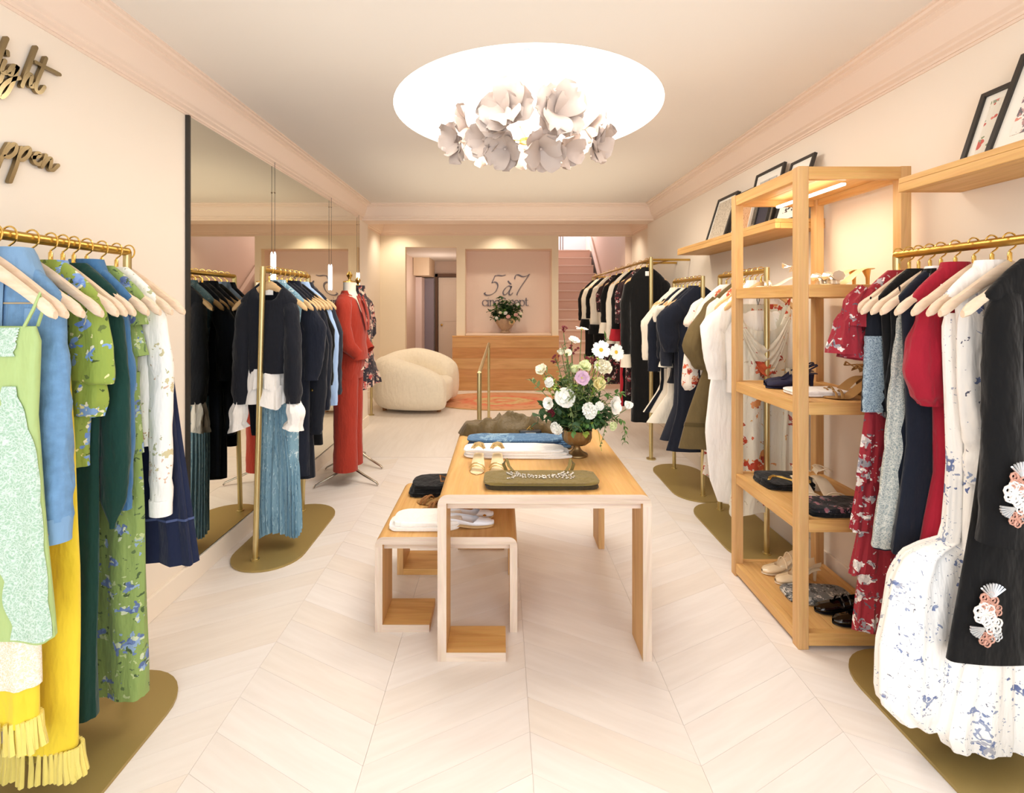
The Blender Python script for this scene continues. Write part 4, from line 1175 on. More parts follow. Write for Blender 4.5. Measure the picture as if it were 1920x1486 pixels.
g = Garm('lace_edge_dress', 'navy peplum dress with wide cream lace edge on the right front rail', 'dress', X3, 1.803, radians(3), gl)
g.body([(1.48, .115, .14, .018, .001), (1.44, .125, .15, .022, .003), (1.15, .16, .15, .026, .005), (.92, .18, .13, .028, .006), (.60, .225, .16, .036, .014)], F['navy2'], k=8, pleat=False, hemwave=.01)
g.part(g.b.panel(lambda b: (.505, .625 - .01 * b), .05, .995, .005, 14, 70, .016, .5), 'lace_panel', F['lace_cream'])
for sd in (-1, 1): g.part(MB().tube([(sd * .11, -.012, -.15), (sd * .12, 0, -.06), (sd * .11, .012, -.15)], .004, 6), 'strap', F['navy'])
g = Garm('ruffle_neck_dress', 'navy dress with black ruffled high collar and white scarf behind the burgundy dress', 'dress', X3, 1.758, radians(3), gl)
g.body(shoulders(.15, .14, .024) + [(1.3, .14, .13, .026, .004), (1.0, .13, .12, .026, .005), (.85, .15, .12, .028, .006), (.60, .19, .14, .034, .011)], F['navy2'], k=6, hemwave=.008)
for i, (z, w) in enumerate(((1.60, .075), (1.565, .10))):
    g.part(Body([(z - ZN + .03, w * .8, w * .8, .03, .004), (z - ZN - .025, w, w, .042, .01)], k=12, ph=i, nseg=60).mesh(5), 'ruffle_collar', F['black'])
g.part(Body([(.05, .05, .05, .03, .002), (-.03, .085, .085, .034, .003)], ph=2).mesh(4), 'scarf', F['white'])
g = Garm('puff_sleeve_dress', 'burgundy dress with short puffed sleeve on the right front rail', 'dress', X3, 1.702, radians(3), gl)
g.body(shoulders(.125, .13, .026) + [(1.35, .10, .13, .028, .003), (1.15, .075, .12, .028, .004), (.9, .07, .12, .03, .006), (.64, .12, .14, .034, .009)], F['burgundy'], k=5)
for sd in (-1, 1):
    g.sl([(sd * .08, 0, 1.52, .035, .022), (sd * .095, 0, 1.45, .045, .03), (sd * .105, 0, 1.36, .065, .045), (sd * .108, 0, 1.27, .074, .05), (sd * .095, 0, 1.19, .06, .045), (sd * .085, 0, 1.155, .042, .032)], F['burgundy'], ph=.5, k=8, am=.006, n=28, sub=7)
    g.sl([(sd * .085, 0, 1.165, .043, .033), (sd * .083, 0, 1.145, .042, .032)], F['burgundy'], 'sleeve_band', am=.001)
g.part(Body([(.06, .045, .045, .026, 0), (.0, .07, .07, .03, 0)]).mesh(3), 'high_collar', F['burgundy'])
g = Garm('gown', 'long white gown with blue flower print and full skirt sweeping over the brass plate', 'dress', X3, 1.635, radians(2), gl)
g.body([(1.47, .11, .12, .018, .001), (1.42, .12, .13, .024, .003), (1.15, .11, .12, .026, .004), (.95, .10, .13, .03, .006), (.71, .11, .14, .033, .010), (.685, .19, .145, .044, .012), (.655, .25, .155, .054, .014), (.58, .295, .17, .066, .017), (.35, .345, .185, .075, .019), (.17, .34, .19, .075, .019), (.10, .27, .17, .06, .015)], F['gown_print'], k=10, nseg=120, ph=.6, cy=-.01)
g.part(Body([(1.0 - ZN, .05, .04, .03, .004), (.72 - ZN, .07, .055, .04, .006), (.40 - ZN, .10, .08, .045, .01), (.12 - ZN, .17, .11, .05, .016), (.07 - ZN, .15, .10, .045, .014)], k=7, cx=-.02, cy=-.075, nseg=60, ph=2).mesh(26), 'overskirt_drape', F['gown_print'])
for sd in (-1, 1): g.part(MB().tube([(sd * .10, -.012, -.16), (sd * .115, 0, -.06), (sd * .10, .012, -.16)], .004, 6), 'strap', F['white'])
g = Garm('printed_blouse', 'white blouse with faint blue flower print and knotted elbow sleeves', 'blouse', X3, 1.575, radians(2), gl)
g.body(shoulders(.12, .13, .024) + [(1.3, .10, .13, .028, .004), (1.1, .08, .12, .03, .005), (.5, .09, .12, .03, .008), (.35, .10, .12, .03, .009)], F['white_print'], k=5)
for sd in (-1, 1):
    g.sl([(sd * .07, 0, 1.53, .03, .022), (sd * .085, -.01, 1.44, .04, .028), (sd * .085, -.016, 1.22, .042, .032), (sd * .07, -.02, 1.07, .045, .034), (sd * .065, -.022, 1.03, .036, .03), (sd * .062, -.022, .99, .046, .036), (sd * .06, -.02, .925, .044, .034)], F['white_print'], ph=2.1, am=.004, k=6, n=24)
    g.part(MB().lathe([(.0, -.02), (.016, -.012), (.016, .012), (0, .02)], 10, (sd * .075, -.055, 1.03 - ZN)), 'knot', F['white'])
g.part(Body([(.055, .05, .05, .026, 0), (.0, .07, .07, .03, 0)]).mesh(3), 'collar', F['white_print'])
# black flared trousers with beaded hem
def applique(g, c, sc, name='beaded_flower'):
    """a spray of beaded petals lying on cloth facing -y/-x"""
    def flower(cx, cz, r, m, n, y=0.0, nm=name):
        mb = MB()
        for k in range(n):
            a = 2 * pi * k / n + cx * 30
            ox, oz = cx + cos(a) * r * .6, cz + sin(a) * r * .6
            for w_ in (.44, .24): mb.tube([(ox + r * w_ * cos(q * pi / 4) , y - .004 + .004 * (w_ < .3), oz + r * w_ * sin(q * pi / 4)) for q in range(9)], r * .095, 5, False)
        mb.lathe([(0, -.006), (r * .28, 0), (0, .006)], 8, (cx, y - .006, cz))
        return mb
    C = Vector(c)
    for dx, dz, r, m, n in ((0.0, .055, .026, FP, 5), (-.012, .02, .03, FW, 6), (.012, -.012, .026, FW, 5), (-.006, -.05, .022, FP, 5), (.02, .028, .018, FP, 5), (.022, -.042, .016, FR, 6)):
        g.part(flower(dx * sc, dz * sc, r * sc, m, n).xf(Matrix.Translation(C)), name, m)
    mb = MB()
    for k in range(9):
        a = radians(40 + k * 12)
        mb.tube([(.01 * sc, -.004, .06 * sc), ((.01 + .045 * cos(a)) * sc, -.006, (.06 + .045 * sin(a)) * sc)], [.0015 * sc, .003 * sc], 5)
    for k in range(6):
        a = radians(170 + k * 14)
        mb.tube([(-.01 * sc, -.004, -.02 * sc), ((-.01 + .045 * cos(a)) * sc, -.006, (-.02 + .03 * sin(a)) * sc)], [.0015 * sc, .003 * sc], 5)
    o = g.part(mb.xf(Matrix.Translation(C)), 'bead_spray', FR); o['kind'] = 'stuff'
g = Garm('flared_trousers', 'black flared trousers with beaded flowers near the hem on the right', 'trousers', X3, 1.52, radians(2), gl)
g.body([(1.48, .075, .13, .018, .001), (1.43, .085, .14, .022, .002), (1.1, .095, .13, .026, .003), (.8, .14, .075, .028, .003), (.55, .185, .03, .03, .003), (.39, .215, .0, .032, .003)], F['black'], k=3, cy=-.012)
applique(g, (-.125, -.048, .535 - ZN), 1.1)
g.part(g.b.mesh(2, .0, .08, .003), 'waistband', F['black'])
g = Garm('evening_coat', 'black evening coat with beaded flowers at the sleeve end, nearest on the right rail', 'coat', X3, 1.445, radians(2), gl)
g.body(shoulders(.12, .13, .026) + [(1.3, .11, .16, .03, .004), (1.0, .10, .15, .03, .005), (.8, .10, .15, .03, .005)], F['black'], k=4)
g.sl([(-.09, 0, 1.53, .035, .024), (-.115, -.01, 1.45, .05, .032), (-.13, -.02, 1.25, .052, .036), (-.135, -.025, 1.05, .054, .038), (-.14, -.03, .90, .06, .04), (-.142, -.03, .80, .066, .042)], F['black'], am=.003)
g.sl(longsleeve(1, 1.5, .85, .12, .15, .045, .04), F['black'])
applique(g, (-.148, -.078, .945 - ZN), 1.05)
for y, q in zip((1.945, 1.895, 1.852, 1.803, 1.758, 1.702, 1.635, 1.575, 1.52, 1.445), ['red floral ruffled dress', 'lace hem camisole', 'tie neck blouse', 'lace edge peplum dress', 'ruffle collar dress', 'burgundy puff sleeve dress', 'white flowered gown', 'white printed blouse', 'black flared trousers', 'black evening coat']):
    hanger(X3, y, ZN, radians(3 + R.uniform(-2, 2)), 'pale wooden hanger with gold hook holding the ' + q, 'hangers on the right front rail')
# ================================================================== rail behind the tower (x = 1.585)
gl = 'clothes on the rail behind the tower'
X4 = 1.585
g = Garm('satin_dress', 'pale satin dress with rust flowers and draped cowl neck behind the tower', 'dress', X4, 2.93, radians(-6), gl)
g.body([(1.50, .165, .165, .03, .001), (1.44, .17, .17, .04, .003), (1.25, .15, .15, .05, .006), (1.05, .145, .145, .055, .010), (.75, .15, .15, .06, .014), (.40, .165, .16, .065, .016), (.23, .19, .165, .065, .016)], F['satin_floral'], k=6, dip=(.20, .12, 3.0), nseg=64, hemwave=.03)
def cowl(a, b):
    u = a * 2 - 1; q = 1 - abs(u) ** 1.7
    return (.15 * u, -.050 - .016 * q - .014 * q * abs(sin(b * pi * 3.5)) , 1.45 - ZN - .05 * b - (.20 + .13 * b) * q)
g.part(MB().grid(cowl, 28, 26), 'cowl_drape', F['satin_floral'], ang=80)
g.part(Body([(1.12 - ZN, .02, .02, .02, .004), (.7 - ZN, .05, .05, .03, .01), (.25 - ZN, .06, .07, .03, .014)], k=5, cx=.14, cy=-.06).mesh(20), 'side_drape', F['satin_floral'])
for sd in (-1, 1): g.part(MB().tube([(sd * .15, -.02, -.13), (sd * .168, 0, -.09), (sd * .15, .02, -.13)], .005, 6), 'strap', F['rust'])
g = Garm('blouse', 'white long-sleeved blouse with keyhole neck behind the satin floral dress', 'blouse', X4, 2.995, radians(-4), gl)
g.body(shoulders(.19, .15, .03) + [(1.3, .19, .19, .036, .005), (1.1, .18, .18, .036, .006), (.95, .18, .18, .036, .006)], F['white'], k=5)
for sd in (-1, 1): g.sl(longsleeve(sd, 1.48, 1.03, .175 if sd < 0 else .13, .235 if sd < 0 else .16, .06, .05, bulge=.02), F['white'], ph=sd)
g.part(Body([(.06, .05, .05, .028, 0), (.0, .075, .075, .032, 0)]).mesh(3), 'collar', F['white'])
g.part(MB().tube([(0, -.035, -.05), (.008, -.037, -.10), (0, -.037, -.13), (-.008, -.037, -.10), (0, -.035, -.05)], .002, 5), 'keyhole_cord', F['black'])
g = Garm('trousers', 'long white wide trousers hanging left of the tower post', 'trousers', X4, 3.06, radians(-4), gl)
g.body([(1.48, .13, .13, .018, .001), (1.40, .15, .14, .024, .002), (1.0, .25, .14, .028, .004), (.7, .28, .13, .03, .006), (.38, .25, .12, .03, .005), (.24, .20, .11, .03, .005)], F['white'], k=3)
g = Garm('floral_blouse', 'ivory blouse with short coral floral sleeves on the rail behind the tower', 'blouse', X4, 3.13, radians(-4), gl)
g.body(shoulders(.18, .15, .028) + [(1.2, .18, .18, .032, .005), (1.0, .18, .18, .032, .006)], F['sleeve_floral'], k=5)
for sd in (-1, 1): g.sl([(sd * .14, 0, 1.52, .04, .024), (sd * .18, 0, 1.46, .06, .034), (sd * .205, 0, 1.32, .065, .04), (sd * .2, 0, 1.24, .05, .034)], F['sleeve_floral'], am=.005, k=6)
g = Garm('olive_dress', 'olive brown dress with full balloon sleeve, right of the navy and charcoal dresses', 'dress', X4, 3.22, radians(-4), gl)
g.body(shoulders(.17, .15, .032) + [(1.25, .16, .16, .036, .005), (1.05, .23, .15, .04, .008), (.75, .33, .16, .044, .010), (.53, .39, .17, .05, .012)], F['olive'], k=6)
for sd in (-1, 1): g.sl([(sd * .13, 0, 1.53, .04, .026), (sd * (.17 if sd < 0 else .12), 0, 1.46, .06, .036), (sd * (.235 if sd < 0 else .14), 0, 1.32, .085, .046), (sd * (.27 if sd < 0 else .14), 0, 1.22, .10 if sd < 0 else .07, .05), (sd * (.24 if sd < 0 else .13), 0, 1.12, .07, .045), (sd * (.20 if sd < 0 else .11), 0, 1.08, .04, .03)], F['olive'], am=.008, k=6, sub=7)
g.part(g.b.mesh(2, .90, .915, .003), 'hem_seam', fabric('olive_dark', '#574828', .8))
g = Garm('floral_dress', 'cream dress with red flower sleeves and long floral skirt behind the olive dress', 'dress', X4, 3.30, radians(-3), gl)
g.body(shoulders(.17, .15, .028) + [(1.25, .14, .14, .03, .005), (.9, .15, .14, .032, .008), (.6, .18, .15, .034, .010), (.33, .20, .15, .036, .012)], F['sleeve_floral'], k=6)
for sd in (-1, 1):
    g.sl([(sd * .13, 0, 1.53, .04, .024), (sd * .18, 0, 1.45, .055, .032), (sd * (.24 if sd < 0 else .17), 0, 1.30, .06, .036), (sd * (.28 if sd < 0 else .17), 0, 1.05, .055, .034), (sd * (.28 if sd < 0 else .16), 0, .95, .06, .034), (sd * (.26 if sd < 0 else .16), 0, .93, .035, .025)], F['white'] if sd > 0 else F['sleeve_floral'], am=.005)
g = Garm('blouse', 'white blouse with coral floral short sleeve and long cuff, leftmost behind the tower', 'blouse', X4, 3.38, radians(-3), gl)
g.body(shoulders(.19, .15, .026) + [(1.2, .18, .18, .03, .005), (1.0, .18, .18, .03, .005)], F['white'], k=4)
g.sl([(-.14, 0, 1.52, .04, .024), (-.19, 0, 1.46, .06, .034), (-.235, 0, 1.36, .065, .04), (-.235, 0, 1.34, .05, .03)], F['sleeve_floral'], 'floral_sleeve', am=.006)
g.sl([(-.21, 0, 1.38, .045, .03), (-.235, 0, 1.25, .045, .03), (-.245, 0, 1.10, .03, .024), (-.235, 0, 1.0, .022, .02)], F['white'], am=.003)
g.sl(longsleeve(1, 1.48, 1.0, .175, .2, .05, .035), F['white'])
for y, q in zip((2.93, 2.995, 3.06, 3.13, 3.22, 3.30, 3.38, 3.43), ['satin floral dress', 'white keyhole blouse', 'white wide trousers', 'coral sleeve blouse', 'olive dress', 'cream and red floral dress', 'white blouse with coral sleeve']):
    hanger(X4, y, ZN, radians(-4 + R.uniform(-3, 3)), 'tan wooden hanger holding the ' + q, 'hangers on the rail behind the tower', True)

# ================================================================== ivory and charcoal rail (x = 1.57)
gl = 'clothes on the ivory and charcoal rail'
X5 = 1.57
spec5 = [
    ('dress', 'charcoal dress with gathered puff sleeves at the near end of the ivory and charcoal rail', 3.80, 'navy2', .34, 1.12, .075, .05, .02),
    ('coat', 'long charcoal coat second from the near end of the ivory and charcoal rail', 3.88, 'charcoal', .40, 1.0, .055, .045, 0),
    ('blouse', 'navy blouse with ivory flared cuff on the ivory and charcoal rail', 3.96, 'navy', .85, 1.05, .05, .04, 0),
    ('skirt_suit', 'ivory knee length dress with wide panel on the ivory and charcoal rail', 4.05, 'ivory', .50, 1.35, .045, .035, 0),
    ('sweater', 'navy long-sleeved sweater with pale trim on the ivory and charcoal rail', 4.14, 'navy2', .95, .92, .055, .05, 0),
    ('coat', 'ivory coat with dark front edge at the far end of the ivory and charcoal rail', 4.22, 'ivory', .55, 1.02, .05, .038, 0),
    ('jacket', 'ivory tweed jacket hanging last on the ivory and charcoal rail', 4.30, 'ivory', .90, 1.0, .05, .04, 0)]
for i, (nm, lab, y, f, zh, zs, r0, r1, bl) in enumerate(spec5):
    g = Garm(nm, lab, {'skirt_suit': 'dress'}.get(nm, nm), X5, y, radians(-3), gl)
    if nm == 'skirt_suit': g.t.name = 'dress'
    g.body(shoulders(.185, .15, .03) + [(1.25, .17, .17, .034, .005), ((1.0 + zh) / 2, .17, .16, .038, .008), (zh, (.26, .28, .2, .34, .2, .32, .22)[i], .165, .042, .010)], F[f], k=5, ph=i)
    for sd in (-1, 1): g.sl(longsleeve(sd, 1.48, zs, .17 if sd < 0 else .14, (.225 + .006 * i) if sd < 0 else .17, r0, r1, bulge=bl if sd < 0 else 0), F[f], ph=i)
    if i == 2:
        for sd in (-1, 1): g.sl([(sd * .205, 0, 1.08, .035, .03), (sd * .21, 0, .98, .06, .04)], F['ivory'], 'flared_cuff', am=.006)
    if i == 5: g.part(g.b.panel(lambda b: (.54, .60), .35, 1.0, .004, 4, 20), 'dark_front_edge', F['navy'])
    if i in (1, 5, 6): g.part(Body([(.06, .055, .055, .03, 0), (.0, .08, .08, .036, 0)]).mesh(3), 'collar', F[f])
for y, q in zip((3.80, 3.88, 3.96, 4.05, 4.14, 4.22, 4.30, 4.34), ['charcoal puff sleeve dress', 'long charcoal coat', 'navy flared cuff blouse', 'ivory knee length dress', 'navy sweater by the ivory coat', 'ivory coat with dark edge', 'ivory tweed jacket']):
    hanger(X5, y, ZN, radians(-3 + R.uniform(-3, 3)), 'tan wooden hanger holding the ' + q, 'hangers on the ivory and charcoal rail', True)

# ================================================================== tall wall rail (x = 1.45, rod 1.93)
gl = 'clothes on the tall wall rail'
X6, Z6 = 1.45, 1.855
spec6 = [
    ('jumpsuit', 'black velvet jumpsuit with long sleeves at the near end of the tall wall rail', 4.78, 'velvet', .33, .98, .055, .045, None),
    ('dress', 'black lace dress with sheer dark floral sleeves on the tall wall rail', 5.0, 'oxblood', .55, 1.30, .06, .05, None),
    ('dress', 'black dress with red frill showing on the tall wall rail', 5.2, 'black', .40, 1.2, .05, .045, 'red'),
    ('coat', 'long ivory coat hanging in the middle of the tall wall rail', 5.45, 'ivory', .85, 1.05, .055, .045, None),
    ('blouse', 'black blouse with ivory cuff on the tall wall rail', 5.75, 'black', 1.1, 1.25, .055, .045, 'ivory'),
    ('dress', 'black and red floral dress peeking out on the tall wall rail', 6.05, 'oxblood', .5, 1.4, .05, .04, None),
    ('jacket', 'ivory jacket with black puffed sleeve ends on the tall wall rail', 6.4, 'ivory', 1.15, 1.2, .06, .055, 'black'),
    ('dress', 'black dress under the ivory jackets on the tall wall rail', 6.75, 'black', .6, 1.3, .055, .05, None),
    ('blouse', 'ivory blouse farthest along the tall wall rail near the stairs', 7.1, 'ivory', 1.1, 1.25, .06, .055, 'black'),
    ('dress', 'black sleeved dress at the far end of the tall wall rail', 7.4, 'black', .7, 1.25, .06, .05, None)]
for i, (nm, lab, y, f, zh, zs, r0, r1, tr) in enumerate(spec6):
    g = Garm(nm, lab, nm, X6, y, radians(-4 if i else -10), gl, zn=Z6)
    g.body([(r[0] + .0,) + tuple(r[1:]) for r in shoulders(.185, .15, .04, zn=Z6)] + [(1.45, .16, .17, .045, .005), ((1.2 + zh) / 2, .15, .15, .05, .009), (zh, .155, .16, .05, .010)], F[f], k=4, ph=i)
    for sd in (-1, 1): g.sl(longsleeve(sd, 1.71, zs, .17, .205, r0, r1), F[f], ph=i)
    if tr:
        for sd in (-1, 1): g.sl([(sd * .205, 0, zs + .03, r1 + .01, r1), (sd * .21, 0, zs - .10, r1 + .025, r1)], F[tr], 'sleeve_end', am=.007)
    if tr == 'red': g.part(g.b.panel(lambda b: (.5, .58), .55, 1.0, .01, 6, 40, .02), 'red_frill', F['red'])
    if i == 0:
        g.part(MB().box(-.02, .02, -.04, -.037, -.075, -.03), 'neck_label', F['white'])
        for sd in (-1, 1): g.sl([(sd * .205, -.01, 1.0, .05, .04), (sd * .205, -.012, .87, .055, .045)], F['ivory'], 'ivory_cuff', am=.004)
for y, q in zip((4.78, 5.0, 5.2, 5.45, 5.75, 6.05, 6.4, 6.75, 7.1, 7.4), ['black velvet jumpsuit', 'black lace dress', 'black dress with red frill', 'long ivory coat', 'black blouse with ivory cuff', 'black and red floral dress', 'ivory jacket with black sleeve ends', 'black dress under ivory jackets', 'farthest ivory blouse', 'farthest black dress']):
    hanger(X6, y, Z6, radians(-4), 'tan wooden hanger holding the ' + q, 'hangers on the tall wall rail', True)

# ================================================================== mannequins
MQ = plain('mannequin_linen', '#efe7d6', .85, bump=.1, bscale=300)
def mannequin(label, x, y, rz, ztop, zwaist, pole_z):
    t = thing('mannequin', label, 'mannequin', (x, y, 0), rz)
    rows = [(ztop, .052, .052), (ztop - .07, .05, .052), (ztop - .11, .075, .065), (ztop - .14, .14, .08), (ztop - .20, .175, .095), (ztop - .35, .165, .115), (ztop - .50, .125, .095), (ztop - .66, .165, .115), (ztop - .74, .17, .115)]
    rg = [[(wy * cos(2 * pi * k / 24) if False else d * sin(2 * pi * k / 24), wy * cos(2 * pi * k / 24), z) for k in range(24)] for z, wy, d in rows]
    MB().rings(rg, True, True, True).build('torso_form', MQ, t, ang=70)
    MB().lathe([(.054, 0), (.054, .008), (.03, .014), (.012, .02), (.012, .035), (.022, .05), (.026, .065), (.016, .08), (.008, .092), (0, .094)], 14, (0, 0, ztop)).build('finial', M['gold'], t)
    MB().tube([(0, 0, .12), (0, 0, ztop - .74)], .012, 10).build('pole', M['chrome'], t)
    MB().lathe([(.014, .10), (.022, .11), (.022, .16), (.014, .17)], 12).build('hub', M['chrome'], t)
    for k in range(3):
        a = radians(-25 + 120 * k)
        MB().tube([(.015 * cos(a), .015 * sin(a), .125), (.15 * cos(a), .15 * sin(a), .07), (.28 * cos(a), .28 * sin(a), .025), (.295 * cos(a), .295 * sin(a), .008)], [.016, .013, .010, .009], 8, flat=.7).build('leg', M['chrome'], t)
    return t
mx, my = -1.29, 4.08
mannequin('linen mannequin wearing the rust red suit, gold finial on its neck', mx, my, radians(2), 1.685, .9, .5)
g = Garm('blazer', 'rust red blazer with open lapels worn by the nearer mannequin', 'blazer', mx, my, radians(92), None, zn=1.6)
# local x = shoulder axis, local -y = front
g.body([(1.60, .06, .06, .06, 0), (1.57, .11, .11, .08, 0), (1.53, .175, .175, .10, .001), (1.46, .195, .195, .12, .002), (1.3, .18, .18, .14, .003), (1.18, .165, .165, .13, .004), (1.09, .19, .19, .145, .005), (1.04, .195, .195, .145, .004)], F['rust'], k=3, dip=(.26, .075, 1.9))
for sd in (-1, 1):
    g.sl([(sd * .15, 0, 1.55, .05, .06), (sd * .20, .0, 1.48, .062, .07), (sd * .235, -.01, 1.32, .058, .066), (sd * .235, -.05, 1.17, .052, .06), (sd * .20, -.12, 1.09, .045, .05)], F['rust'], am=.004)
    g.part(MB().rings([[(sd * (.075 - .06 * t + a * (.035 + .03 * sin(pi * t))), -(.085 + .062 * sin(pi * t * .55) + b), -.03 - .29 * t) for a, b in ((0, 0), (1, 0), (1, .006), (0, .008))] for t in [q / 12 for q in range(13)]], True, True, True), 'lapel', F['rust'])
g.part(Body([(.05, .062, .062, .062, 0), (.0, .085, .085, .08, 0)], dip=(.1, .06, .5)).mesh(3), 'collar', F['rust'])
g = Garm('trousers', 'rust red straight trousers hanging below the rust blazer on the mannequin', 'trousers', mx - .01, my, radians(92), None, zn=1.1)
g.body([(1.16, .17, .17, .12, 0), (1.02, .182, .182, .13, .003), (.88, .165, .165, .11, .004)], F['rust'], name='waist', k=3)
for sd in (-1, 1): g.sl([(sd * .078, 0, .95, .085, .105), (sd * .082, 0, .7, .082, .10), (sd * .085, 0, .4, .082, .095), (sd * .085, 0, .12, .085, .10)], F['rust'], 'trouser_leg', am=.003, k=4)
mx, my = -1.345, 4.50
mannequin('linen mannequin wearing the short dark floral dress beside the red suit', mx, my, radians(-2), 1.66, .9, .5)
g = Garm('floral_dress', 'short dark floral ruffled dress worn by the farther mannequin', 'dress', mx, my, radians(88), None, zn=1.6)
g.body([(1.65, .058, .058, .056, .001), (1.58, .07, .07, .075, .001), (1.54, .15, .15, .095, .001), (1.46, .185, .185, .11, .003), (1.3, .175, .175, .13, .004), (1.12, .14, .14, .115, .004), (1.02, .18, .18, .13, .010), (.84, .23, .23, .17, .016)], F['mq_floral'], k=8, nseg=70)
g.part(Body([(.90 - 1.6, .215, .215, .155, .008), (.82 - 1.6, .245, .245, .18, .016), (.75 - 1.6, .255, .255, .19, .022)], k=12, nseg=90, hemwave=.015).mesh(8), 'hem_ruffle', F['mq_floral'])
for sd in (-1, 1):
    g.sl([(sd * .14, 0, 1.54, .05, .06), (sd * .19, 0, 1.48, .08, .085), (sd * .235, -.01, 1.33, .085, .09), (sd * .235, -.02, 1.20, .075, .08), (sd * .225, -.03, 1.16, .045, .05)], F['mq_floral'], am=.007, k=7)
g.part(Body([(.075, .062, .062, .06, .006), (.045, .066, .066, .064, .008)], k=10).mesh(4), 'neck_frill', F['mq_floral'])

# ================================================================== things on the tables and shelves
def pad(w, d, h, seed=0, am=.004, n=36, m=7, e=.45, fine=0.0):
    """soft folded cloth slab, base at z=0"""
    rings = []
    for j in range(m + 1):
        a = -pi / 2 + pi * j / m
        cz = h / 2 + h / 2 * sgnpow(sin(a), .6)
        s = .92 + .08 * cos(a) if 0 < j < m else .88
        rg = []
        for k in range(n):
            th = 2 * pi * k / n
            q = noise.noise(Vector((cos(th) * 2 + seed, sin(th) * 2, j * .5 + seed)))
            x = w / 2 * sgnpow(cos(th), e) * s + am * q
            y = d / 2 * sgnpow(sin(th), e) * s + am * q
            z = cz + (am * .7 * noise.noise(Vector((x * 14 + seed, y * 14, seed))) if j > m / 2 else 0)
            rg.append((x, y, max(z, 0)))
        rings.append(rg)
    return MB().rings(rings, True, True, True)

def cloth_top(w, d, z0, fn, nx=40, ny=26):
    """closed heap of cloth: fn(x,y)->height above z0"""
    mb = MB()
    def f(a, b):
        u, v = a * 2 - 1, b * 2 - 1
        x = w / 2 * u * sqrt(1 - v * v * .38); y = d / 2 * v * sqrt(1 - u * u * .38)
        e = max(0, 1 - max(abs(u), abs(v)) ** 6)
        return (x, y, z0 + fn(x, y) * e)
    mb.grid(f, nx, ny)
    mb.grid(lambda a, b: (f(a, b)[0], f(a, b)[1], z0), nx, ny)
    return mb

TZ = .7005
# crumpled olive-brown satin top
t = thing('satin_garment', 'crumpled olive brown satin garment draped across the far end of the large table', 'garment', (.07, 2.98, TZ), radians(-3))
def heap(x, y):
    q = .075 + .045 * noise.noise(Vector((x * 6, y * 9, 1.3)))
    q += .050 * (1 - abs(sin(x * 9 + y * 11 + 1.8 * noise.noise(Vector((x * 5, y * 5, 4)))))) ** 1.2
    q += .028 * (1 - abs(sin(x * 21 - y * 17 + 2.2 * noise.noise(Vector((x * 7, y * 7, 9)))))) ** 1.4 - .02
    return max(.012, q + .02 * exp(-((x + .18) / .1) ** 2) - .03 * max(0, x - .15) / .2)
cloth_top(.68, .24, 0, heap, 72, 30).build('cloth', fabric('brown_satin', '#5e4d2e', .5, 300, .08, .1), t, ang=80)
# sunglasses-like clasp bag on it
t = thing('clutch', 'small black evening clutch with gold clasp beside the brown satin garment', 'bag', (.17, 2.82, TZ), radians(3))
MB().box(-.065, .065, -.02, .02, 0, .062, .010).build('bag_body', plain('black_leather', '#1c1816', .35), t)
MB().tube([(-.02, -.0, .062), (0, 0, .085), (.02, 0, .062)], .003, 6).lathe([(0, .055), (.008, .060), (.008, .070), (0, .074)], 10).build('clasp', M['gold'], t)
MB().box(-.03, .03, -.0235, -.0205, .040, .050).build('tag', F['ivory'], t, smooth=False)
# jeans and white jeans
jd = floral('washed_jeans', '#54779b', [(3.2, .42, ['#8aa9c0', '#6f93b3'], .5), (60, .3, ['#7f9fbb', '#46688c'], .3)], dist=.2, rough=.95)
t = thing('folded_jeans', 'blue washed jeans folded flat on the large table', 'jeans', (.075, 2.72, TZ), radians(-1))
for k, (w, d, h, z, m_) in enumerate(((.53, .15, .017, 0, fabric('jeans_dark', '#3d5f88', .95, 400, .3, .15)), (.52, .145, .017, .0165, fabric('jeans_dark', '#3d5f88', .95, 400, .3, .15)), (.535, .15, .016, .033, jd))):
    pad(w, d, h, k, .006).build('fold', m_, t, loc=(0, k * .002, z))
for k in range(4):
    pad(.09, .10, .012, k + 9, .006).build('crumpled_hem', jd, t, loc=(.27 + .006 * k, -.02 + .012 * k, .004 + .011 * k), rz=.2 * k)
t = thing('folded_jeans', 'white jeans folded flat in front of the blue jeans', 'jeans', (.08, 2.545, TZ), radians(-1))
for k, (w, d, h, z) in enumerate(((.58, .14, .015, 0), (.55, .135, .015, .0145), (.53, .14, .016, .029))):
    pad(w, d, h, k + 20, .005).build('fold', F['white'], t, loc=((k - 1) * -.012, 0, z))
# olive top with jewelled neckline
t = thing('jewelled_camisole', 'folded olive top with crystal neckline at the near edge of the large table', 'top', (.175, 2.135, TZ), radians(0))
ol = fabric('olive_top', '#7d6c3c', .8, 320, .2, .1)
pad(.50, .155, .020, 3, .007, e=.28).build('lower_fold', fabric('olive_inside', '#3a301c', .9), t)
pad(.505, .16, .015, 5, .008, e=.28).build('upper_fold', ol, t, loc=(0, .002, .0195))
mb = MB()
for r_ in range(3):
    for k in range(30):
        a = pi + pi * (k + .5) / 30
        rx, ry = .15 - r_ * .022, .075 - r_ * .014
        c = (rx * cos(a) + R.uniform(-.004, .004), .045 + ry * sin(a) + R.uniform(-.003, .003), .0385)
        s = R.uniform(.0035, .006)
        mb.lathe([(0, -s), (s, 0), (0, s)], 6, c)
for k in range(24):
    mb.lathe([(0, -.004), (.005, 0), (0, .004)], 6, (R.choice((-.12, .1)) + R.uniform(-.05, .05), -.02 + R.uniform(-.018, .018), .038))
o = mb.build('crystals', plain('crystal', '#efe9df', .1, .7), t); o['kind'] = 'stuff'
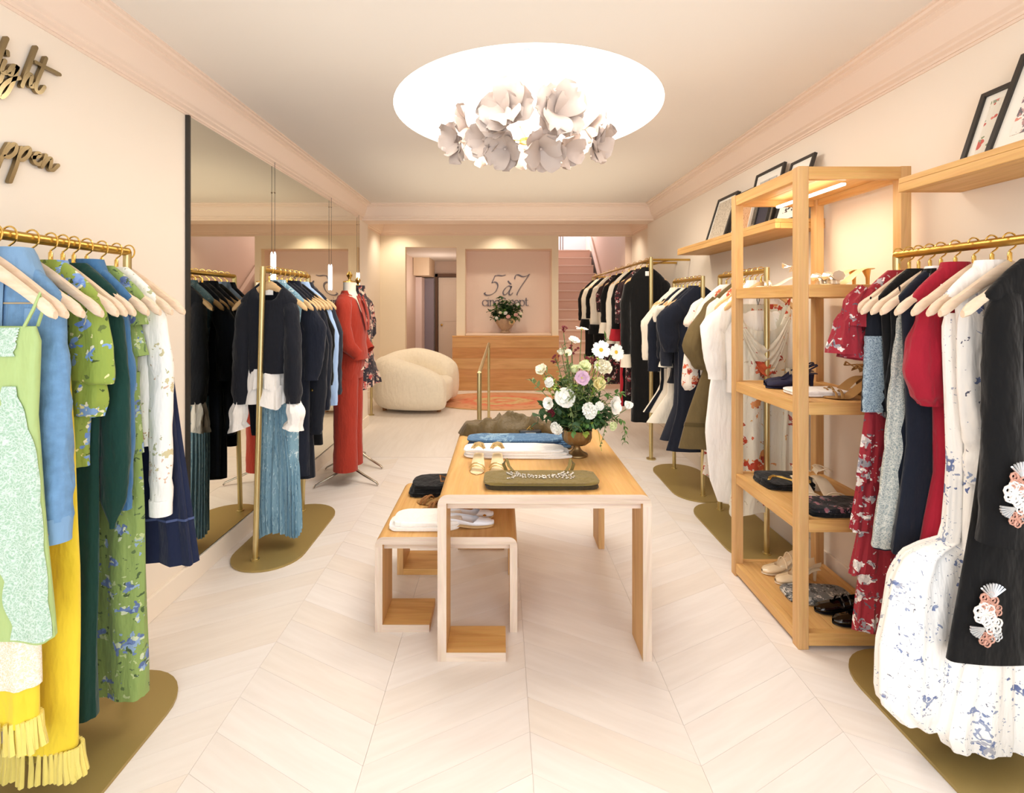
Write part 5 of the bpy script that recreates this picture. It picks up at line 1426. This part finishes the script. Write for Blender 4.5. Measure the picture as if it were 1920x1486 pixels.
for sd in (-1, 1):
    MB().tube([(sd * .12, .06, .036), (sd * .14, .09, .05), (sd * .15, .115, .075), (sd * .165, .12, .05), (sd * .15, .10, .02)], .008, 6, flat=.35).build('strap', ol, t)

# shoes -------------------------------------------------------------
def shoe(name, label, loc, rz, kind, m_up, m_sole, L=.235, W_=.038, hh=.07, group=None, m_in=None, m_heel=None):
    t = thing(name, label, 'shoe', loc, rz, group)
    def szs(s):     # sole height along the foot (0 heel .. 1 toe)
        return hh * (0.5 + .5 * cos(pi * min(max((s - .12) / .56, 0), 1)))
    def wid(s):
        return W_ * (.62 + .16 * s + .34 * sin(pi * min(1, s * 1.02)) ** 1.2 * s) * (1 if s < .82 else sqrt(max(.0, 1 - ((s - .82) / .185) ** 2)) * (1) )
    S_ = [k / 20 for k in range(21)]
    pts = 10
    rg = []
    for s in S_:
        w = max(.003, wid(s)); z = szs(s)
        rg.append([(s * L - L / 2, w * cos(2 * pi * k / pts), z + .004 + .004 * sin(2 * pi * k / pts)) for k in range(pts)])
    MB().rings(rg, True, True, True).build('sole', m_sole, t, ang=60)
    if hh > .025:
        MB().rings([[(-L / 2 + .018 + r * cos(2 * pi * k / 8) + dx, r * sin(2 * pi * k / 8) * 1.1, z) for k in range(8)] for r, z, dx in ((.007 if kind != 'block' else .02, 0, .0), (.008 if kind != 'block' else .021, hh * .5, 0), (.016 if kind != 'block' else .024, hh * .9, .006), (.02, hh + .004, .01))], True, True, True).build('heel', m_heel or m_up, t)
    if kind in ('pump', 'maryjane', 'slingback'):
        rg = []
        for s in S_:
            w = max(.003, wid(s)); z = szs(s) + .006
            if kind == 'slingback' and s < .36: continue
            hgt = .052 * (1 - s) + .020 if s < .62 else .052 * .38 + .02 * (1 - (s - .62) / .5)
            hgt = max(.012, hgt * (.8 if s > .9 else 1))
            A = radians(96) if s < .56 else radians(96 + 84 * min(1, (s - .56) / .14))
            rg.append([(s * L - L / 2, w * sin(-A + 2 * A * k / 12) * 1.04, z + hgt / 2 * (1 - cos(-A + 2 * A * k / 12))) for k in range(13)])
        MB().rings(rg, False).build('upper', m_up, t, ang=70)
    if kind in ('maryjane',):
        for s in (.36, .50):
            w = wid(s); z = szs(s)
            MB().tube([(s * L - L / 2, w * cos(a) * 1.05, z + .02 + .045 * sin(a)) for a in [pi * k / 8 for k in range(9)]], .005, 6, flat=.6).build('strap', m_up, t)
    if kind == 'slingback':
        MB().tube([(.36 * L - L / 2, -wid(.4), szs(.36) + .03), (-L / 2 - .004, -.012, hh + .045), (-L / 2 - .008, 0, hh + .047), (-L / 2 - .004, .012, hh + .045), (.36 * L - L / 2, wid(.4), szs(.36) + .03)], .004, 6).build('sling_strap', m_up, t)
    if kind in ('sandal', 'mule', 'block', 'bow'):
        for s, h_, r_ in ((.70, .030, .007), (.80, .024, .006)) if kind != 'bow' else ((.72, .034, .012), (.80, .03, .012)):
            w = wid(s); z = szs(s)
            MB().tube([(s * L - L / 2 + .012 * cos(a), w * cos(a) * 1.05, z + .006 + h_ * sin(a)) for a in [pi * k / 8 for k in range(9)]], r_, 6, flat=.5).build('strap', m_up, t)
        if kind in ('sandal', 'block'):
            for s in (.10,):
                z = szs(s)
                MB().tube([(s * L - L / 2 + .055, -.032, z + .055), (s * L - L / 2 - .01, -.02, z + .06), (s * L - L / 2 - .02, 0, z + .062), (s * L - L / 2 - .01, .02, z + .06), (s * L - L / 2 + .055, .032, z + .055), (s * L - L / 2 + .07, 0, z + .075), (s * L - L / 2 + .055, -.032, z + .055)], .005, 6, flat=.6).build('ankle_strap', m_up, t)
            MB().rings([[(x - L / 2, .026 * cos(a) * q, szs(x / L) + .006 + hq * (.55 + .45 * sin(a))) for a in [pi * k / 8 for k in range(9)]] for x, q, hq in ((.0, .7, .04), (.02, 1, .06), (.05, 1.05, .05))], False).build('heel_cup', m_up, t, ang=80)
        if kind == 'bow':
            for sd in (-1, 1):
                MB().rings([[(.76 * L - L / 2 + .016 * cos(2 * pi * k / 8) * (1 + .8 * q), sd * (.005 + .035 * q), szs(.76) + .045 + (.008 + .016 * q) * sin(2 * pi * k / 8)) for k in range(8)] for q in (0, .3, .7, 1)], True, True, True).build('bow_loop', m_up, t)
            MB().lathe([(0, -.01), (.012, 0), (0, .01)], 8, (.76 * L - L / 2, 0, szs(.76) + .045)).build('bow_knot', m_up, t)
    return t
gold_l = plain('gold_leather', '#d9bd86', .3, .5); cream_l = plain('cream_leather', '#f0e2c8', .35); black_p = plain('black_patent', '#0c0b0c', .08, coat=.6)
brown_l = plain('brown_suede', '#8a5a2c', .8); tan_l = plain('tan_suede', '#a27a44', .8); navy_s = plain('navy_suede', '#1d1d3c', .75); white_l = plain('white_leather', '#f6f0e6', .4); sole_t = plain('tan_sole', '#d9b582', .6)
silver_l = plain('silver_foil', '#e6ded0', .25, .7)
for k, x in enumerate((-.115, -.02)):
    shoe('sandal', 'gold strappy sandal in front of the white jeans, %s one of the pair' % ('left', 'right')[k], (x, 2.355, TZ), radians(-90), 'sandal', gold_l, plain('pale_sole', '#efd9ae', .5), hh=.03, L=.215, group='gold sandals on the large table')
BZ = .4355
t = thing('folded_sweater', 'black folded sweater at the far end of the low table', 'sweater', (-.37, 2.74, BZ), radians(4))
for k in range(3): pad(.30 - .012 * k, .20, .022, k + 31, .011).build('fold', F['black'], t, loc=(.004 * k, 0, .021 * k))
for k, (x, y, a) in enumerate(((-.345, 2.57, 170), (-.30, 2.50, 185))):
    shoe('sandal', ('brown suede heeled sandal leaning by the black sweater, farther of the pair', 'brown suede heeled sandal with crossed toe straps, nearer of the pair')[k], (x, y, BZ), radians(a), 'block', brown_l, tan_l, hh=.075, L=.22, W_=.044, group='brown sandals on the low table')
t = thing('folded_shirt', 'white folded shirt on the near left of the low table', 'shirt', (-.365, 2.325, BZ), radians(2))
for k in range(2): pad(.34 - .015 * k, .165, .022, k + 41, .006).build('fold', F['white'], t, loc=(.012 * k, 0, .0215 * k))
for k, y in enumerate((2.30, 2.375)):
    shoe('flat_shoe', 'white pointed flat with gold ornament pointing right, %s of the pair' % ('nearer', 'farther')[k], (-.15, y, BZ + .0), radians(8 + 10 * k), 'pump', plain('white_satin', '#eef0f6', .3), sole_t, hh=.012, L=.23, group='white flats on the low table')
    MB().lathe([(0, 0), (.01, .004), (0, .01)], 8).build('ornament', M['gold'], bpy.data.objects[[o.name for o in COL.objects if o.name.startswith('flat_shoe')][-1]], loc=(.07, 0, .045))

# tower shelves
XT, YT = 1.29, 2.083
zA, zB_, zC_, zD = 1.5865, 1.0745, .5655, .0725
for k, (x, y, a) in enumerate(((1.47, 2.24, 178), (1.475, 2.33, 180))):
    shoe('heeled_mule', 'gold heeled mule with foil bow on the top shelf of the tower, %s' % ('nearer', 'farther')[k], (x + .14, y, zA), radians(a), 'bow', silver_l, plain('champagne_sole', '#e0c191', .4), hh=.075, L=.23, m_heel=plain('gold_heel', '#d9b06a', .3, .6), group='gold mules on the tower')
shoe('strappy_sandal', 'pale gold strappy sandal lying toward the left on the top tower shelf', (1.44, 2.49, zA), radians(172), 'sandal', silver_l, cream_l, hh=.05, L=.22)
for k, (x, y) in enumerate(((1.47, 2.44), (1.51, 2.53))):
    shoe('slingback_heel', 'navy pointed slingback heel on the second tower shelf, %s' % ('nearer', 'farther')[k], (x, y, zB_), radians(180), 'slingback', navy_s, plain('navy_inner', '#2a2a48', .6), hh=.07, L=.25, group='navy slingbacks on the tower')
t = thing('folded_tee', 'white folded tee between navy heels and brown sandals on the tower', 't-shirt', (1.49, 2.27, zB_), radians(2))
for k in range(2): pad(.27, .15, .013, k + 51, .004).build('fold', F['white'], t, loc=(0, 0, .0125 * k))
for k, (x, y, a) in enumerate(((1.58, 2.165, 172), (1.60, 2.26, 178))):
    shoe('wedge_sandal', 'tan suede sandal with ankle cuff on the second tower shelf, %s' % ('nearer', 'farther')[k], (x, y, zB_), radians(a), 'block', tan_l, tan_l, hh=.08, L=.23, W_=.044, group='tan sandals on the tower')
t = thing('folded_knit', 'black folded knit with gold embroidered edge on the third tower shelf', 'sweater', (1.475, 2.50, zC_), radians(0))
for k in range(2): pad(.27, .20, .019, k + 61, .009).build('fold', F['black'], t, loc=(.004 * k, 0, .0185 * k))
MB().tube([(-.11 + .2 * q / 12, -.05 + .05 * sin(q * .5), .039) for q in range(13)], [.006 + .003 * (q % 2) for q in range(13)], 6).build('gold_embroidery', M['gold'], t)
for k, x in enumerate((1.48, 1.595)):
    shoe('heeled_sandal', 'cream heeled sandal on the third tower shelf, %s of the pair' % ('left', 'right')[k], (x, 2.33, zC_), radians(-90 - 6 + 8 * k), 'block', cream_l, cream_l, hh=.06, L=.21, W_=.045, group='cream sandals on the tower')
t = thing('folded_knit', 'black folded knit with pink and grey flowers at the front of the third tower shelf', 'sweater', (1.53, 2.17, zC_), radians(2))
for k in range(2): pad(.33, .15, .021, k + 71, .009).build('fold', floral('black_rose', '#14141a', [(16, .30, ['#8c5560', '#6f6f78', '#a8747a'], .5)], dist=.1) if k else F['black'], t, loc=(.003 * k, 0, .0205 * k))
for k, (x, y) in enumerate(((1.52, 2.47), (1.50, 2.56))):
    shoe('mary_jane', 'beige patent strapped heel on the bottom tower shelf, %s' % ('nearer', 'farther')[k], (x, y, zD), radians(186), 'maryjane', plain('beige_patent', '#f0d9b4', .15, coat=.4), cream_l, hh=.06, L=.235, group='beige heels on the tower')
t = thing('folded_tee', 'grey printed folded tee on the bottom tower shelf', 't-shirt', (1.545, 2.345, zD), radians(-4))
gp = floral('grey_print', '#77797a', [(9, .42, ['#d9d5cf', '#a3a6a6', '#4c4f50'], .5), (26, .28, ['#2f3233', '#c9c6c0'], .3)], dist=.16)
pad(.32, .16, .014, 81, .004).build('fold', gp, t); pad(.30, .15, .010, 82, .004).build('fold', gp, t, loc=(.0, 0, .0135))
for k, (x, y) in enumerate(((1.60, 2.15), (1.575, 2.235))):
    shoe('mary_jane', 'black patent strapped flat on the bottom tower shelf, %s' % ('nearer', 'farther')[k], (x, y, zD), radians(182), 'maryjane', black_p, plain('black_sole', '#1a1718', .5), hh=.018, L=.235, group='black patent shoes on the tower')
# ================================================================== chandelier
def petal_mesh(name, Lp, Wp, cup, curl, mat, ruff=0.0, notch=0.0, nu=6, nv=7, th=0.0, base=.25):
    mb = MB()
    def f(a, b):
        u = a * 2 - 1
        w = Wp * (base * (1 - b) + (1 - base * (1 - b)) * sin(pi * (b ** .8) * .62) ** .8)
        if b > .8: w *= sqrt(max(0.0, 1 - ((b - .8) / .23) ** 2))
        r = Lp * b * (1 - notch * exp(-(u / .25) ** 2) * b ** 4)
        z = curl * sin(pi * b * .8) * Lp + cup * (u * u) * w + ruff * sin(u * 5 + b * 4) * b * b
        return (r, u * w, z)
    mb.grid(f, nu, nv)
    if th:
        mb.grid(lambda a, b: (lambda p: (p[0], p[1], p[2] - th))(f(a, b)), nu, nv)
        rim = []
    o = mb.build(name, mat); d = o.data
    bpy.data.objects.remove(o)
    return d
def basis(d):
    d = Vector(d).normalized()
    return d.to_track_quat('Z', 'Y').to_matrix().to_4x4()

ch = thing('chandelier', 'chandelier of pale ceramic flowers hanging under the round glowing ceiling light', 'chandelier', (CX, CY - .05, 2.5))
cm = plain('petal_ceramic', '#c6b8b0', .6)
PM = [petal_mesh('petal', .155, .082, .30, c, cm, r_, .12, th=.003, base=.12) for c, r_ in ((.10, .012), (.22, -.014), (.02, .016))]
fl = []
for k in range(7):
    a = radians(-90 + 180 / 7 + k * 360 / 7)
    fl.append((.35 * cos(a), .30 * sin(a), .035 + .02 * (k % 2), (cos(a), sin(a), -.15), 1.0 if sin(a) < .3 else .9))
fl += [(-.40, -.06, -.02, (-.9, -.65, -.2), .9), (.385, -.06, -.02, (.9, -.65, -.25), .95), (-.11, -.30, .06, (-.35, -1, -.05), 1.1), (.13, -.30, .06, (.3, -1, -.1), 1.1), (-.13, -.18, -.10, (-.4, -.8, -.5), .95), (.06, -.20, -.105, (.2, -.8, -.55), .95), (.2, -.1, -.07, (.6, -.6, -.5), .85), (-.25, -.16, -.04, (-.6, -.8, -.4), .8)]
for i, (x, y, z, d, s) in enumerate(fl):
    f = MB().lathe([(0, -.03), (.016, -.02), (.012, .0), (.006, .02), (.008, .028), (0, .034)], 8).build('flower', cm, ch)
    f.matrix_local = Matrix.Translation((x, y, z)) @ basis(d) @ Matrix.Rotation(i * .7, 4, 'Z')
    for k in range(5):
        p = link(bpy.data.objects.new('petal', PM[(i + k) % 3]), f)
        sc = R.uniform(.9, 1.08) * s
        p.matrix_local = Matrix.Rotation(k * 2 * pi / 5 + R.uniform(-.12, .12), 4, 'Z') @ Matrix.Rotation(-radians(R.uniform(10, 48)), 4, 'Y') @ Matrix.Scale(sc, 4)
hub = MB().lathe([(0, -.02), (.05, -.01), (.05, .01), (0, .02)], 14).build('hub', M['brass'], ch)
bm_glow = emit('bulb_glow', (1.0, .86, .62), 14.0)
for k in range(6):
    a = 2 * pi * k / 6 + .3
    r_ = .20 if k % 2 else .25
    MB().tube([(.03 * cos(a), .03 * sin(a), 0), (r_ * cos(a), r_ * sin(a), .0)], .004, 6).build('arm', M['brass'], ch)
    MB().lathe([(0, -.018), (.014, -.008), (.018, .006), (.010, .022), (0, .03)], 10, (r_ * cos(a), r_ * sin(a), .02)).build('bulb', bm_glow, ch)
    MB().tube([(r_ * .9 * cos(a), r_ * .9 * sin(a), 0), (r_ * 1.0 * cos(a), r_ * 1.0 * sin(a), .52)], .0015, 5).build('wire', M['chrome'], ch)
MB().tube([(0, 0, 0), (0, 0, .56)], .003, 6).build('wire', M['chrome'], ch)
point('chandelier_lamp', (CX, CY - .05, 2.44), 6, (1.0, .80, .52), .12)

# ================================================================== flower arrangements
PET = {}
def petal(kind):
    if kind in PET: return PET[kind]
    col = {'white': '#f8f6ef', 'cream': '#f6efd8', 'green': '#e3e8b8', 'yellow': '#f0e2a6', 'mauve': '#d9b6cd', 'wine': '#6d1624', 'pink': '#eec3bb', 'peach': '#f0d2a0'}
    k, c = kind.split('_')
    m_ = plain('petal_' + c, col[c], .7)
    m_.node_tree.nodes['Principled BSDF'].inputs['Subsurface Weight'].default_value = .1
    m_.node_tree.nodes['Principled BSDF'].inputs['Subsurface Scale'].default_value = .01
    spec = {'cup': (1.0, .62, .55, .30, .0, 0), 'flat': (1.0, .30, .12, .06, .0, .12), 'open': (1.0, .46, .25, .10, .05, .05), 'ruff': (1.0, .5, .4, .2, .14, .1)}[k]
    PET[kind] = petal_mesh('petal', spec[0], spec[1], spec[2], spec[3], m_, spec[4], spec[5], 5, 6)
    return PET[kind]
stem_m = plain('stem_green', '#5d7440', .7)
def bloom(name, label, cat, pos, d, r, kind, colr, root, group, center=None):
    t = thing(name, label, cat, pos, 0, group)
    t.rotation_euler = basis(d).to_euler()
    inv = basis(d).inverted() @ Matrix.Translation(-Vector(pos))
    a = inv @ Vector(root)
    MB().tube(smooth_path([(0, 0, 0), (0, 0, -.02 - .1 * r), tuple(a * .55 + Vector((0, 0, -.03))), tuple(a)], 4), .0022, 5).build('stem', stem_m, t)
    def put(key, n, tilt, sc, off=0, z=0):
        for k in range(n):
            p = link(bpy.data.objects.new('petal', petal(key)), t)
            p.matrix_local = Matrix.Translation((0, 0, z)) @ Matrix.Rotation(2 * pi * k / n + off + R.uniform(-.1, .1), 4, 'Z') @ Matrix.Rotation(-radians(tilt + R.uniform(-6, 6)), 4, 'Y') @ Matrix.Scale(sc * R.uniform(.94, 1.06), 4)
    if kind == 'daisy':
        put('flat_' + colr, 8, 8, r)
        MB().lathe([(r * .2, -.002), (r * .24, r * .06), (r * .14, r * .14), (0, r * .16)], 10).build('flower_center', plain('pollen', '#d9b52e', .9), t)
    elif kind == 'rose':
        put('cup_' + colr, 6, 22, r, 0, -r * .35); put('cup_' + colr, 5, 48, r * .95, .5, -r * .42); put('cup_' + colr, 4, 68, r * .9, .2, -r * .45)
        MB().lathe([(r * .3, -r * .3), (r * .42, 0), (r * .34, r * .26), (r * .12, r * .42), (0, r * .44)], 10).build('flower_center', plain('petal_' + colr, '#ffffff', .7), t)
    elif kind == 'ball':
        for (n, tl, o) in ((7, 18, 0), (7, 38, .4), (6, 58, .2), (5, 76, .6)):
            put('ruff_' + colr, n, tl, r * .85, o, -r * .3)
        MB().lathe([(0, -r * .4), (r * .5, -r * .1), (r * .45, r * .3), (0, r * .5)], 10).build('flower_center', plain('petal_' + colr, '#ffffff', .7), t)
    elif kind == 'open':
        put('open_' + colr, 6, 26, r); put('open_' + colr, 4, 48, r * .7, .5)
        MB().lathe([(0, 0), (r * .14, .002), (r * .10, r * .2), (0, r * .24)], 8).build('flower_center', plain('stamen', '#c9c464', .8), t)
    elif kind == 'bud':
        put('cup_' + colr, 5, 66, r * 1.3, 0, -r * .7)
        MB().lathe([(0, -r * .8), (r * .5, -r * .4), (r * .5, r * .3), (0, r * .9)], 10).build('flower_center', plain('petal_' + colr, '#ffffff', .7), t)
    elif kind == 'berry':
        for k in range(9):
            c = Vector((R.uniform(-1, 1), R.uniform(-1, 1), R.uniform(-.6, 1))) * r
            MB().lathe([(0, -r * .3), (r * .3, 0), (0, r * .3)], 8, c).tube([c, (0, 0, -r)], .0012, 4).build('berry', plain('petal_' + colr, '#6d1624', .7), t)
    return t

def leaf(mb, p, d, up, L_, Wd_, bend=.2):
    d = Vector(d).normalized(); up = Vector(up); s = d.cross(up)
    if s.length < 1e-3: s = d.orthogonal()
    s.normalize(); n = s.cross(d).normalized(); p = Vector(p)
    vs = []
    for t, w in ((0, .06), (.25, .75), (.5, 1), (.75, .7), (1, .03)):
        c = p + d * L_ * t - n * bend * L_ * t * t
        vs += [c - s * Wd_ * w + n * Wd_ * w * .25, c, c + s * Wd_ * w + n * Wd_ * w * .25]
    fs = []
    for j in range(4):
        fs += [(j * 3, j * 3 + 1, j * 3 + 4, j * 3 + 3), (j * 3 + 1, j * 3 + 2, j * 3 + 5, j * 3 + 4)]
    mb.add(vs, fs)

def sprig(mb, a, b, n, L_, Wd_, seed, bow=.04, pairs=True, tb=.0016):
    rr = random.Random(seed)
    a = Vector(a); b = Vector(b); mid = (a + b) / 2 + Vector((rr.uniform(-bow, bow), rr.uniform(-bow, bow), bow))
    P = smooth_path([a, mid, b], 8)
    mb.tube(P, tb, 4)
    for k in range(n):
        t = .3 + .7 * k / max(1, n - 1)
        i = min(int(t * (len(P) - 1)), len(P) - 2)
        d0 = (P[i + 1] - P[i]).normalized()
        for sgn_ in ((1, -1) if pairs else (rr.choice((1, -1)),)):
            s = d0.orthogonal().normalized()
            s = Matrix.Rotation(rr.uniform(0, 2 * pi), 3, d0) @ s
            d = (d0 * .6 + s * sgn_ * .9).normalized()
            leaf(mb, P[i], d, (rr.uniform(-.4, .4), rr.uniform(-.4, .4), 1), L_ * rr.uniform(.75, 1.2), Wd_ * rr.uniform(.8, 1.2), rr.uniform(0, .4))

def at(px, py, Y): return ((px - 940) / 900 * Y, Y, 1.5 - (py - 570) / 900 * Y)
GREENS = [plain('leaf_green', '#4f7a35', .6, var=.2, bscale=30), plain('leaf_dark', '#37572f', .6, var=.2, bscale=30), plain('leaf_lime', '#98b04a', .6, var=.15, bscale=30), plain('leaf_olive', '#6f7f4c', .65, var=.2, bscale=30)]
BX, BY_, BZ2 = .40, 2.54, TZ
t = thing('flower_bowl', 'aged bronze footed bowl holding the large bouquet on the oak table', 'vase', (BX, BY_, BZ2))
bz = plain('aged_bronze', '#8a704a', .38, .8, bump=.3, bscale=70, var=.25)
MB().lathe([(.055, 0), (.058, .004), (.056, .010), (.036, .020), (.022, .034), (.017, .048), (.020, .058)], 32).build('foot', bz, t)
MB().rings([[(r * (1 + .02 * cos(16 * 2 * pi * k / 96)) * cos(2 * pi * k / 96), r * (1 + .02 * cos(16 * 2 * pi * k / 96)) * sin(2 * pi * k / 96), z) for k in range(96)] for r, z in ((.02, .056), (.05, .062), (.070, .078), (.078, .10), (.077, .125), (.080, .142), (.074, .142), (.070, .12), (.03, .10))], True, True, True).build('bowl', bz, t, ang=70)
ROOT = (BX, BY_, BZ2 + .12)
grp = 'blooms of the table bouquet'
BL = [('rose', 'big white round rose at the left middle of the table bouquet', 1060, 745, 19, 'rose', 'white', (-.25, -1, .35), 2.44),
      ('rose', 'white ranunculus low in the centre of the table bouquet', 1106, 770, 17, 'ball', 'white', (.1, -1, .35), 2.42),
      ('rose', 'small white round bloom touching the white ranunculus on its right', 1124, 761, 10, 'ball', 'white', (.3, -1, .4), 2.43),
      ('lily', 'open white bloom with pointed petals at the right side of the table bouquet', 1146, 758, 18, 'open', 'white', (.7, -.7, .1), 2.46),
      ('tulip', 'white bud at the far right of the table bouquet', 1178, 760, 9, 'bud', 'white', (.4, -.2, .9), 2.50),
      ('rose', 'creamy cup-shaped bloom at the far left of the table bouquet', 1016, 694, 12, 'rose', 'cream', (-.5, -.6, .7), 2.52),
      ('rose', 'white round bloom just below the creamy cup-shaped bloom', 1030, 717, 11, 'ball', 'white', (-.6, -.7, .4), 2.48),
      ('rose', 'small white open bloom left of the big white rose and above the wine flower', 1031, 755, 12, 'open', 'white', (-.7, -.8, .1), 2.46),
      ('hydrangea', 'frilly white bloom drooping over the left side of the bronze bowl', 1044, 802, 15, 'ball', 'white', (-.6, -.8, -.4), 2.43),
      ('scabiosa', 'pale green white bloom low at the right of the table bouquet', 1149, 798, 10, 'ball', 'green', (.5, -.9, 0), 2.44),
      ('peony', 'wide white ruffled bloom below the two daisies', 1130, 688, 19, 'ball', 'cream', (.2, -.7, .8), 2.56),
      ('cosmos', 'left daisy of the two facing front at the top of the table bouquet', 1127, 656, 15, 'daisy', 'white', (-.1, -1, .25), 2.55),
      ('cosmos', 'right daisy of the two facing front at the top of the table bouquet', 1155, 660, 14, 'daisy', 'white', (.45, -1, .1), 2.56),
      ('cosmos', 'white daisy seen edge-on, the highest bloom of the table bouquet', 1091, 617, 11, 'daisy', 'white', (.1, -.15, 1), 2.6),
      ('anemone', 'small white open flower tilted back at the upper left of the table bouquet', 1075, 641, 11, 'open', 'white', (.3, -.5, .8), 2.58),
      ('rose', 'small cream bud at the upper left beside olive stems', 1052, 660, 7, 'bud', 'cream', (-.3, -.5, .8), 2.56),
      ('anemone', 'tiny cream flower right of the small cream bud', 1065, 662, 7, 'open', 'cream', (0, -.9, .5), 2.55),
      ('pansy', 'mauve pink flower in the middle of the table bouquet', 1091, 708, 14, 'open', 'mauve', (-.1, -1, .15), 2.45),
      ('lisianthus', 'pale green bud bloom above the mauve flower', 1096, 688, 12, 'rose', 'green', (.1, -.7, .7), 2.52),
      ('lisianthus', 'narrow yellow-green bud left of the mauve flower', 1077, 692, 9, 'bud', 'green', (-.2, -.5, .9), 2.52),
      ('rose', 'pale yellow bloom half hidden right of the mauve flower', 1122, 720, 13, 'rose', 'yellow', (.3, -.9, .3), 2.50),
      ('dahlia', 'dark wine flower at the lower left of the table bouquet', 1034, 773, 9, 'ball', 'wine', (-.7, -.8, 0), 2.45),
      ('berries', 'dark red berry sprig near the top of the table bouquet', 1073, 655, 9, 'berry', 'wine', (0, -.5, 1), 2.6),
      ('berries', 'wine coloured sprig left of the peony', 1110, 675, 9, 'berry', 'wine', (0, -.6, .8), 2.58),
      ('berries', 'thin dark red sprig reaching left of the olive stems', 1041, 674, 7, 'berry', 'wine', (-.5, -.4, .8), 2.6),
      ('berries', 'dark red seed head standing above the stairs end of the bouquet', 1057, 617, 6, 'berry', 'wine', (0, -.2, 1), 2.62)]
for nm, lab, px, py, rp, kd, cl, d, Y in BL:
    bloom(nm, lab, {'berries': 'berries'}.get(nm, 'flower'), at(px, py, Y), d, rp / 900 * Y * 1.16, kd, cl, ROOT, grp)
rr = random.Random(5)
C0 = Vector((BX + .01, BY_ - .0, BZ2 + .25))
for gi, m_ in enumerate(GREENS):
    mb = MB()
    for k in range((60, 44, 44, 36)[gi]):
        a = rr.uniform(0, 2 * pi); el = rr.uniform(-.25, 1.2)
        r_ = rr.uniform(.07, .22)
        tip = C0 + Vector((cos(a) * cos(el) * r_ * 1.0, sin(a) * cos(el) * r_ * .75, -.05 + sin(el) * r_ * 1.05))
        if gi > 1: tip += Vector((-.02, 0, .10 * (k % 3)))
        sprig(mb, ROOT, tip, (7, 6, 5, 9)[gi], (.030, .045, .024, .036)[gi], (.009, .017, .009, .005)[gi], rr.random() * 1e5, .04)
    o = mb.build('foliage', m_); o['kind'] = 'stuff'
    tag(o, ['mid green leafy sprigs filling the large table bouquet', 'dark broad leaves low in the large table bouquet', 'lime green leaflets in the large table bouquet', 'slim olive leaves sticking out of the large table bouquet'][gi], 'foliage')
for k, (lab, px, py, Y, gi, L_, W2, n) in enumerate((('long olive sprig reaching out to the far left of the bouquet', 994, 712, 2.5, 3, .045, .009, 6), ('upright olive sprig with narrow leaves at the upper left of the bouquet', 1053, 645, 2.55, 3, .045, .008, 7),
        ('broad dark green leaf sprig at the lower left over the brown satin', 1008, 795, 2.45, 1, .05, .022, 4), ('ferny green sprig drooping at the lower right of the bouquet', 1172, 830, 2.48, 0, .03, .006, 10), ('green sprig stretching right below the white bud', 1165, 735, 2.55, 0, .035, .010, 8),
        ('fine seeded grass spray drooping in front of the bowl', 1125, 838, 2.42, 3, .016, .004, 12), ('single lime leaf hanging low beside the bowl', 1128, 845, 2.46, 2, .03, .012, 1), ('lime green leaves hanging over the front of the bowl', 1097, 815, 2.43, 2, .03, .016, 4),
        ('curved green blade arching over the two daisies', 1140, 633, 2.6, 0, .06, .006, 3))):
    o = thing('leaf_sprig', lab, 'foliage', ROOT, 0, 'leafy sprigs of the table bouquet')
    mb = MB(); sprig(mb, (0, 0, 0), Vector(at(px, py, Y)) - Vector(ROOT), n, L_, W2, 100 + k, .06 if py < 780 else .10)
    mb.build('leaves', GREENS[gi], o)

# desk bouquet
DX, DY, DZ = .07, 8.58, .986
t = thing('flower_vase', 'squat stone vase of flowers on the pale counter below the sign', 'vase', (DX, DY, DZ))
MB().rings([[(r * cos(2 * pi * k / 40) * (1 + .06 * cos(8 * 2 * pi * k / 40)), r * sin(2 * pi * k / 40) * (1 + .06 * cos(8 * 2 * pi * k / 40)), z) for k in range(40)] for r, z in ((.08, 0), (.09, .01), (.055, .05), (.10, .09), (.17, .20), (.165, .26), (.15, .25), (.06, .12))], True, True, True).build('bowl', plain('stone_vase', '#b59a80', .7, bump=.4, bscale=30, var=.2), t)
RT = (DX, DY, DZ + .2)
for i, (px, py, r_, kd, cl, lab) in enumerate(((948, 587, 5, 'ball', 'white', 'white bloom at the upper middle of the counter bouquet'), (960, 604, 7, 'rose', 'peach', 'large peach rose low right in the counter bouquet'), (953, 594, 5, 'rose', 'pink', 'pink rose in the middle of the counter bouquet'), (967, 590, 5, 'ball', 'pink', 'pale pink bloom at the right of the counter bouquet'),
        (938, 586, 4, 'ball', 'cream', 'cream bloom at the left of the counter bouquet'), (971, 571, 4, 'ball', 'white', 'white bloom highest at the right of the counter bouquet'), (931, 596, 4, 'ball', 'white', 'small white bloom lowest left in the counter bouquet'), (976, 588, 4, 'rose', 'cream', 'cream rose at the far right of the counter bouquet'))):
    bloom('rose', lab, 'flower', at(px, py, 8.42), (R.uniform(-.4, .4), -1, .5), r_ / 900 * 8.4, kd, cl, RT, 'blooms of the counter bouquet')
for gi, (m_, n) in enumerate(((GREENS[0], 16), (GREENS[1], 26), (GREENS[3], 12))):
    mb = MB()
    for k in range(n):
        a = rr.uniform(0, 2 * pi); el = rr.uniform(-.2, 1.3); r_ = rr.uniform(.2, .36)
        sprig(mb, RT, (DX + cos(a) * cos(el) * r_, DY - .05 + sin(a) * cos(el) * r_ * .4, DZ + .28 + sin(el) * r_ * 1.05), 6, .07, .026 if gi < 2 else .012, rr.random() * 1e5, .05)
    o = mb.build('foliage', m_); o['kind'] = 'stuff'
    tag(o, ['mid green sprigs of the counter bouquet', 'dark green leaves of the counter bouquet', 'olive upright sprigs of the counter bouquet'][gi], 'foliage')
